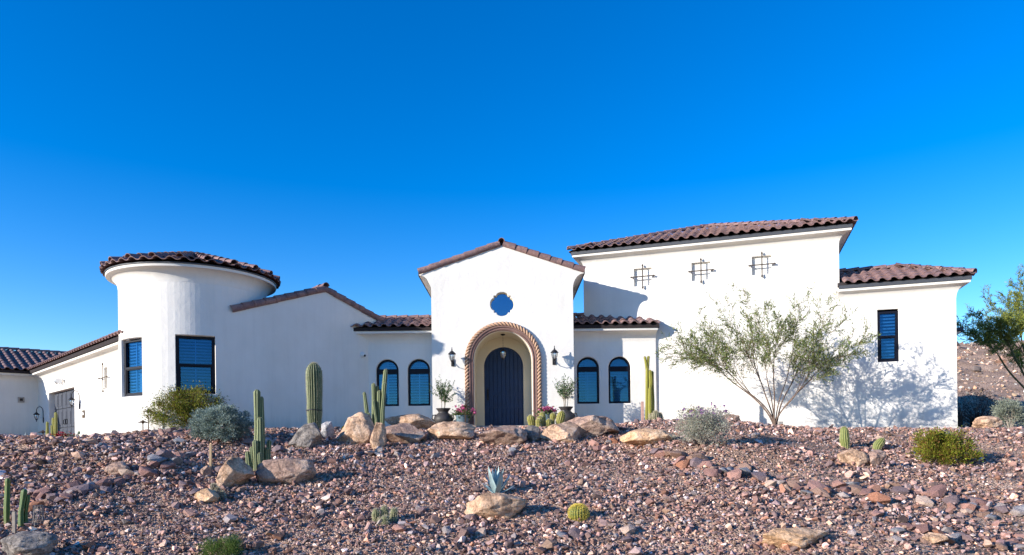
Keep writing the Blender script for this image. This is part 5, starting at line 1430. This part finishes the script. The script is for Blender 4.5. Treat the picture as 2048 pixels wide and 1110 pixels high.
# twin floodlight over the garage door
p = fgar.P(6.48, 2.26)
root = thing('floodlight', p, 'white twin floodlight above the garage door', 'floodlight'); nn = -fgar.b
mb = MB(); disc(mb, p, nn, [(.07, 0), (.07, .03), (.04, .05)]); build(mb, 'mount', WHITEP, root, 40)
for sx in (-1, 1):
    mb = MB(); q = p+nn*.12+fgar.a*.16*sx; d = (nn*.6+fgar.a*sx*.7+Vector((0, 0, -.35))).normalized(); disc(mb, q, d, [(.03, -.08), (.06, -.04), (.095, .06), (.10, .08)]); build(mb, 'lamp_head', WHITEP, root, 40)
    mb = MB(); mb.tube([p+nn*.04, q-d*.07], .015, 5); build(mb, 'arm', WHITEP, root)
mb = MB(); disc(mb, p+nn*.1+Vector((0, 0, -.1)), (nn+Vector((0, 0, -.6))).normalized(), [(.03, -.03), (.045, 0), (.03, .03)]); build(mb, 'sensor', WHITEP, root)
# small boxes on the walls
p = fgar.P(3.78, 1.0); root = thing('wall_plaque', p, 'small dark plaque on the lit wall right of the garage door', 'plaque')
mb = MB(); mb.box(p-fgar.b*.012, fgar.a, fgar.b, (0, 0, 1), .13, .012, .12); build(mb, 'plate', RUST, root)
mb = MB(); mb.box(p-fgar.b*.027, fgar.a, fgar.b, (0, 0, 1), .085, .003, .03); mb.box(p-fgar.b*.027+Vector((0, 0, .055)), fgar.a, fgar.b, (0, 0, 1), .06, .003, .012); build(mb, 'inset', WHITEP, root)
p = fz.P(.55, 1.78); root = thing('junction_box', p, 'small grey square box high on the far left shaded wall', 'junction box')
mb = MB(); mb.box(p-fz.b*.03, fz.a, fz.b, (0, 0, 1), .10, .03, .10); build(mb, 'box', CONC, root)
mb = MB(); mb.box(p-fz.b*.065, fz.a, fz.b, (0, 0, 1), .05, .005, .05); build(mb, 'cover', IRON, root)
# path lights
def pathlight(px, py, Y, label):
    p = gp(px, Y, 858); u, v = ray(px, py); ht = v*Y-p.z
    root = thing('path_light', p, label, 'path light')
    mb = MB(); mb.tube([p-Vector((0, 0, .05)), p+Vector((0, 0, ht-.03))], .013, 6); build(mb, 'post', RUST, root)
    mb = MB(); mb.lathe(p+Vector((0, 0, ht)), [(.0, .035), (.02, .03), (.035, .012), (.115, -.022), (.11, -.03), (.03, -.02), (.025, -.05)], 14); build(mb, 'hat', RUST, root, 30)
pathlight(297, 821, 17.0, 'taller bronze path light before the tower')
pathlight(286, 843, 16.8, 'shorter bronze path light before the tower')
pathlight(86, 863, 17.6, 'low bronze path light left of the yellow columnar cacti')
pathlight(931, 811, 19.1, 'slim path light standing by the left pink flowers')
# stakes
def stake(px, yt, yb, w_, label, Y=None, mat=WOOD, tilt=0.):
    p = gp(px, Y, yb) if Y else hit(px, yb); k = p.y/F; h = (yb-yt)*k
    mb = MB(); c = p+Vector((tilt*h*.5, 0, h*.5-.03)); mb.box(c, Vector((1, 0, -tilt)).normalized(), (0, 1, 0), Vector((tilt, 0, 1)).normalized(), w_*k*.5, w_*k*.4, h*.5+.03)
    t_ = p+Vector((tilt*h, 0, h)); mb.box(t_, (1, 0, 0), (0, 1, 0), (0, 0, 1), w_*k*.42, w_*k*.33, .008)
    o = build(mb, 'stake', mat, None, base=p); tag(o, label, 'stake')
stake(421, 888, 942, 4.6, 'pale wooden stake in the gravel under the grey green shrub', tilt=.02)
stake(1285, 795, 838, 5, 'short pinkish stake left of the yellow green columnar cactus', Y=18.0, mat=M('pink_wood', (.50, .30, .24), .85, .2, 12))
stake(29, 1024, 1070, 6, 'weathered grey stake between the two lower left cacti', mat=M('grey_wood', (.30, .25, .20), .85, .2, 12))
# small drain box by the tree foot
p = gp(1556, 17.0, 850); o = MB(); o.box(p+Vector((.06, 0, .04)), (1, 0, 0), (0, 1, 0), (0, 0, 1), .05, .05, .09)
tag(build(o, 'concrete_block', CONC, None, base=p), 'small grey block standing at the foot of the slender tree', 'block')
# wire cage around a rock plant at the lower left
p = hit(72, 1052); k = p.y/F
mb = MB(); R_ = .085
for j in range(12):
    t = 2*pi*j/12; mb.tube([p+Vector((R_*cos(t), R_*sin(t)+.05, -.02)), p+Vector((R_*.75*cos(t+.5), R_*.75*sin(t+.5)+.05, .3))], .0028, 3); mb.tube([p+Vector((R_*cos(t), R_*sin(t)+.05, -.02)), p+Vector((R_*.75*cos(t-.5), R_*.75*sin(t-.5)+.05, .3))], .0028, 3)
for z in (0, .1, .2, .3): mb.tube([p+Vector(((R_*(1-.8*z))*cos(2*pi*j/12), (R_*(1-.8*z))*sin(2*pi*j/12)+.05, z)) for j in range(13)], .0028, 3)
tag(build(mb, 'wire_cage', M('wire', (.25, .24, .24), .5, .2, 10, metal=.5), None, base=p), 'grey wire mesh cage on the rocks right of the lower left cacti', 'wire cage')
# eye height: everything above was measured from the camera's eye
for o in list(COL.objects):
    if o.parent is None: o.location.z += EYE
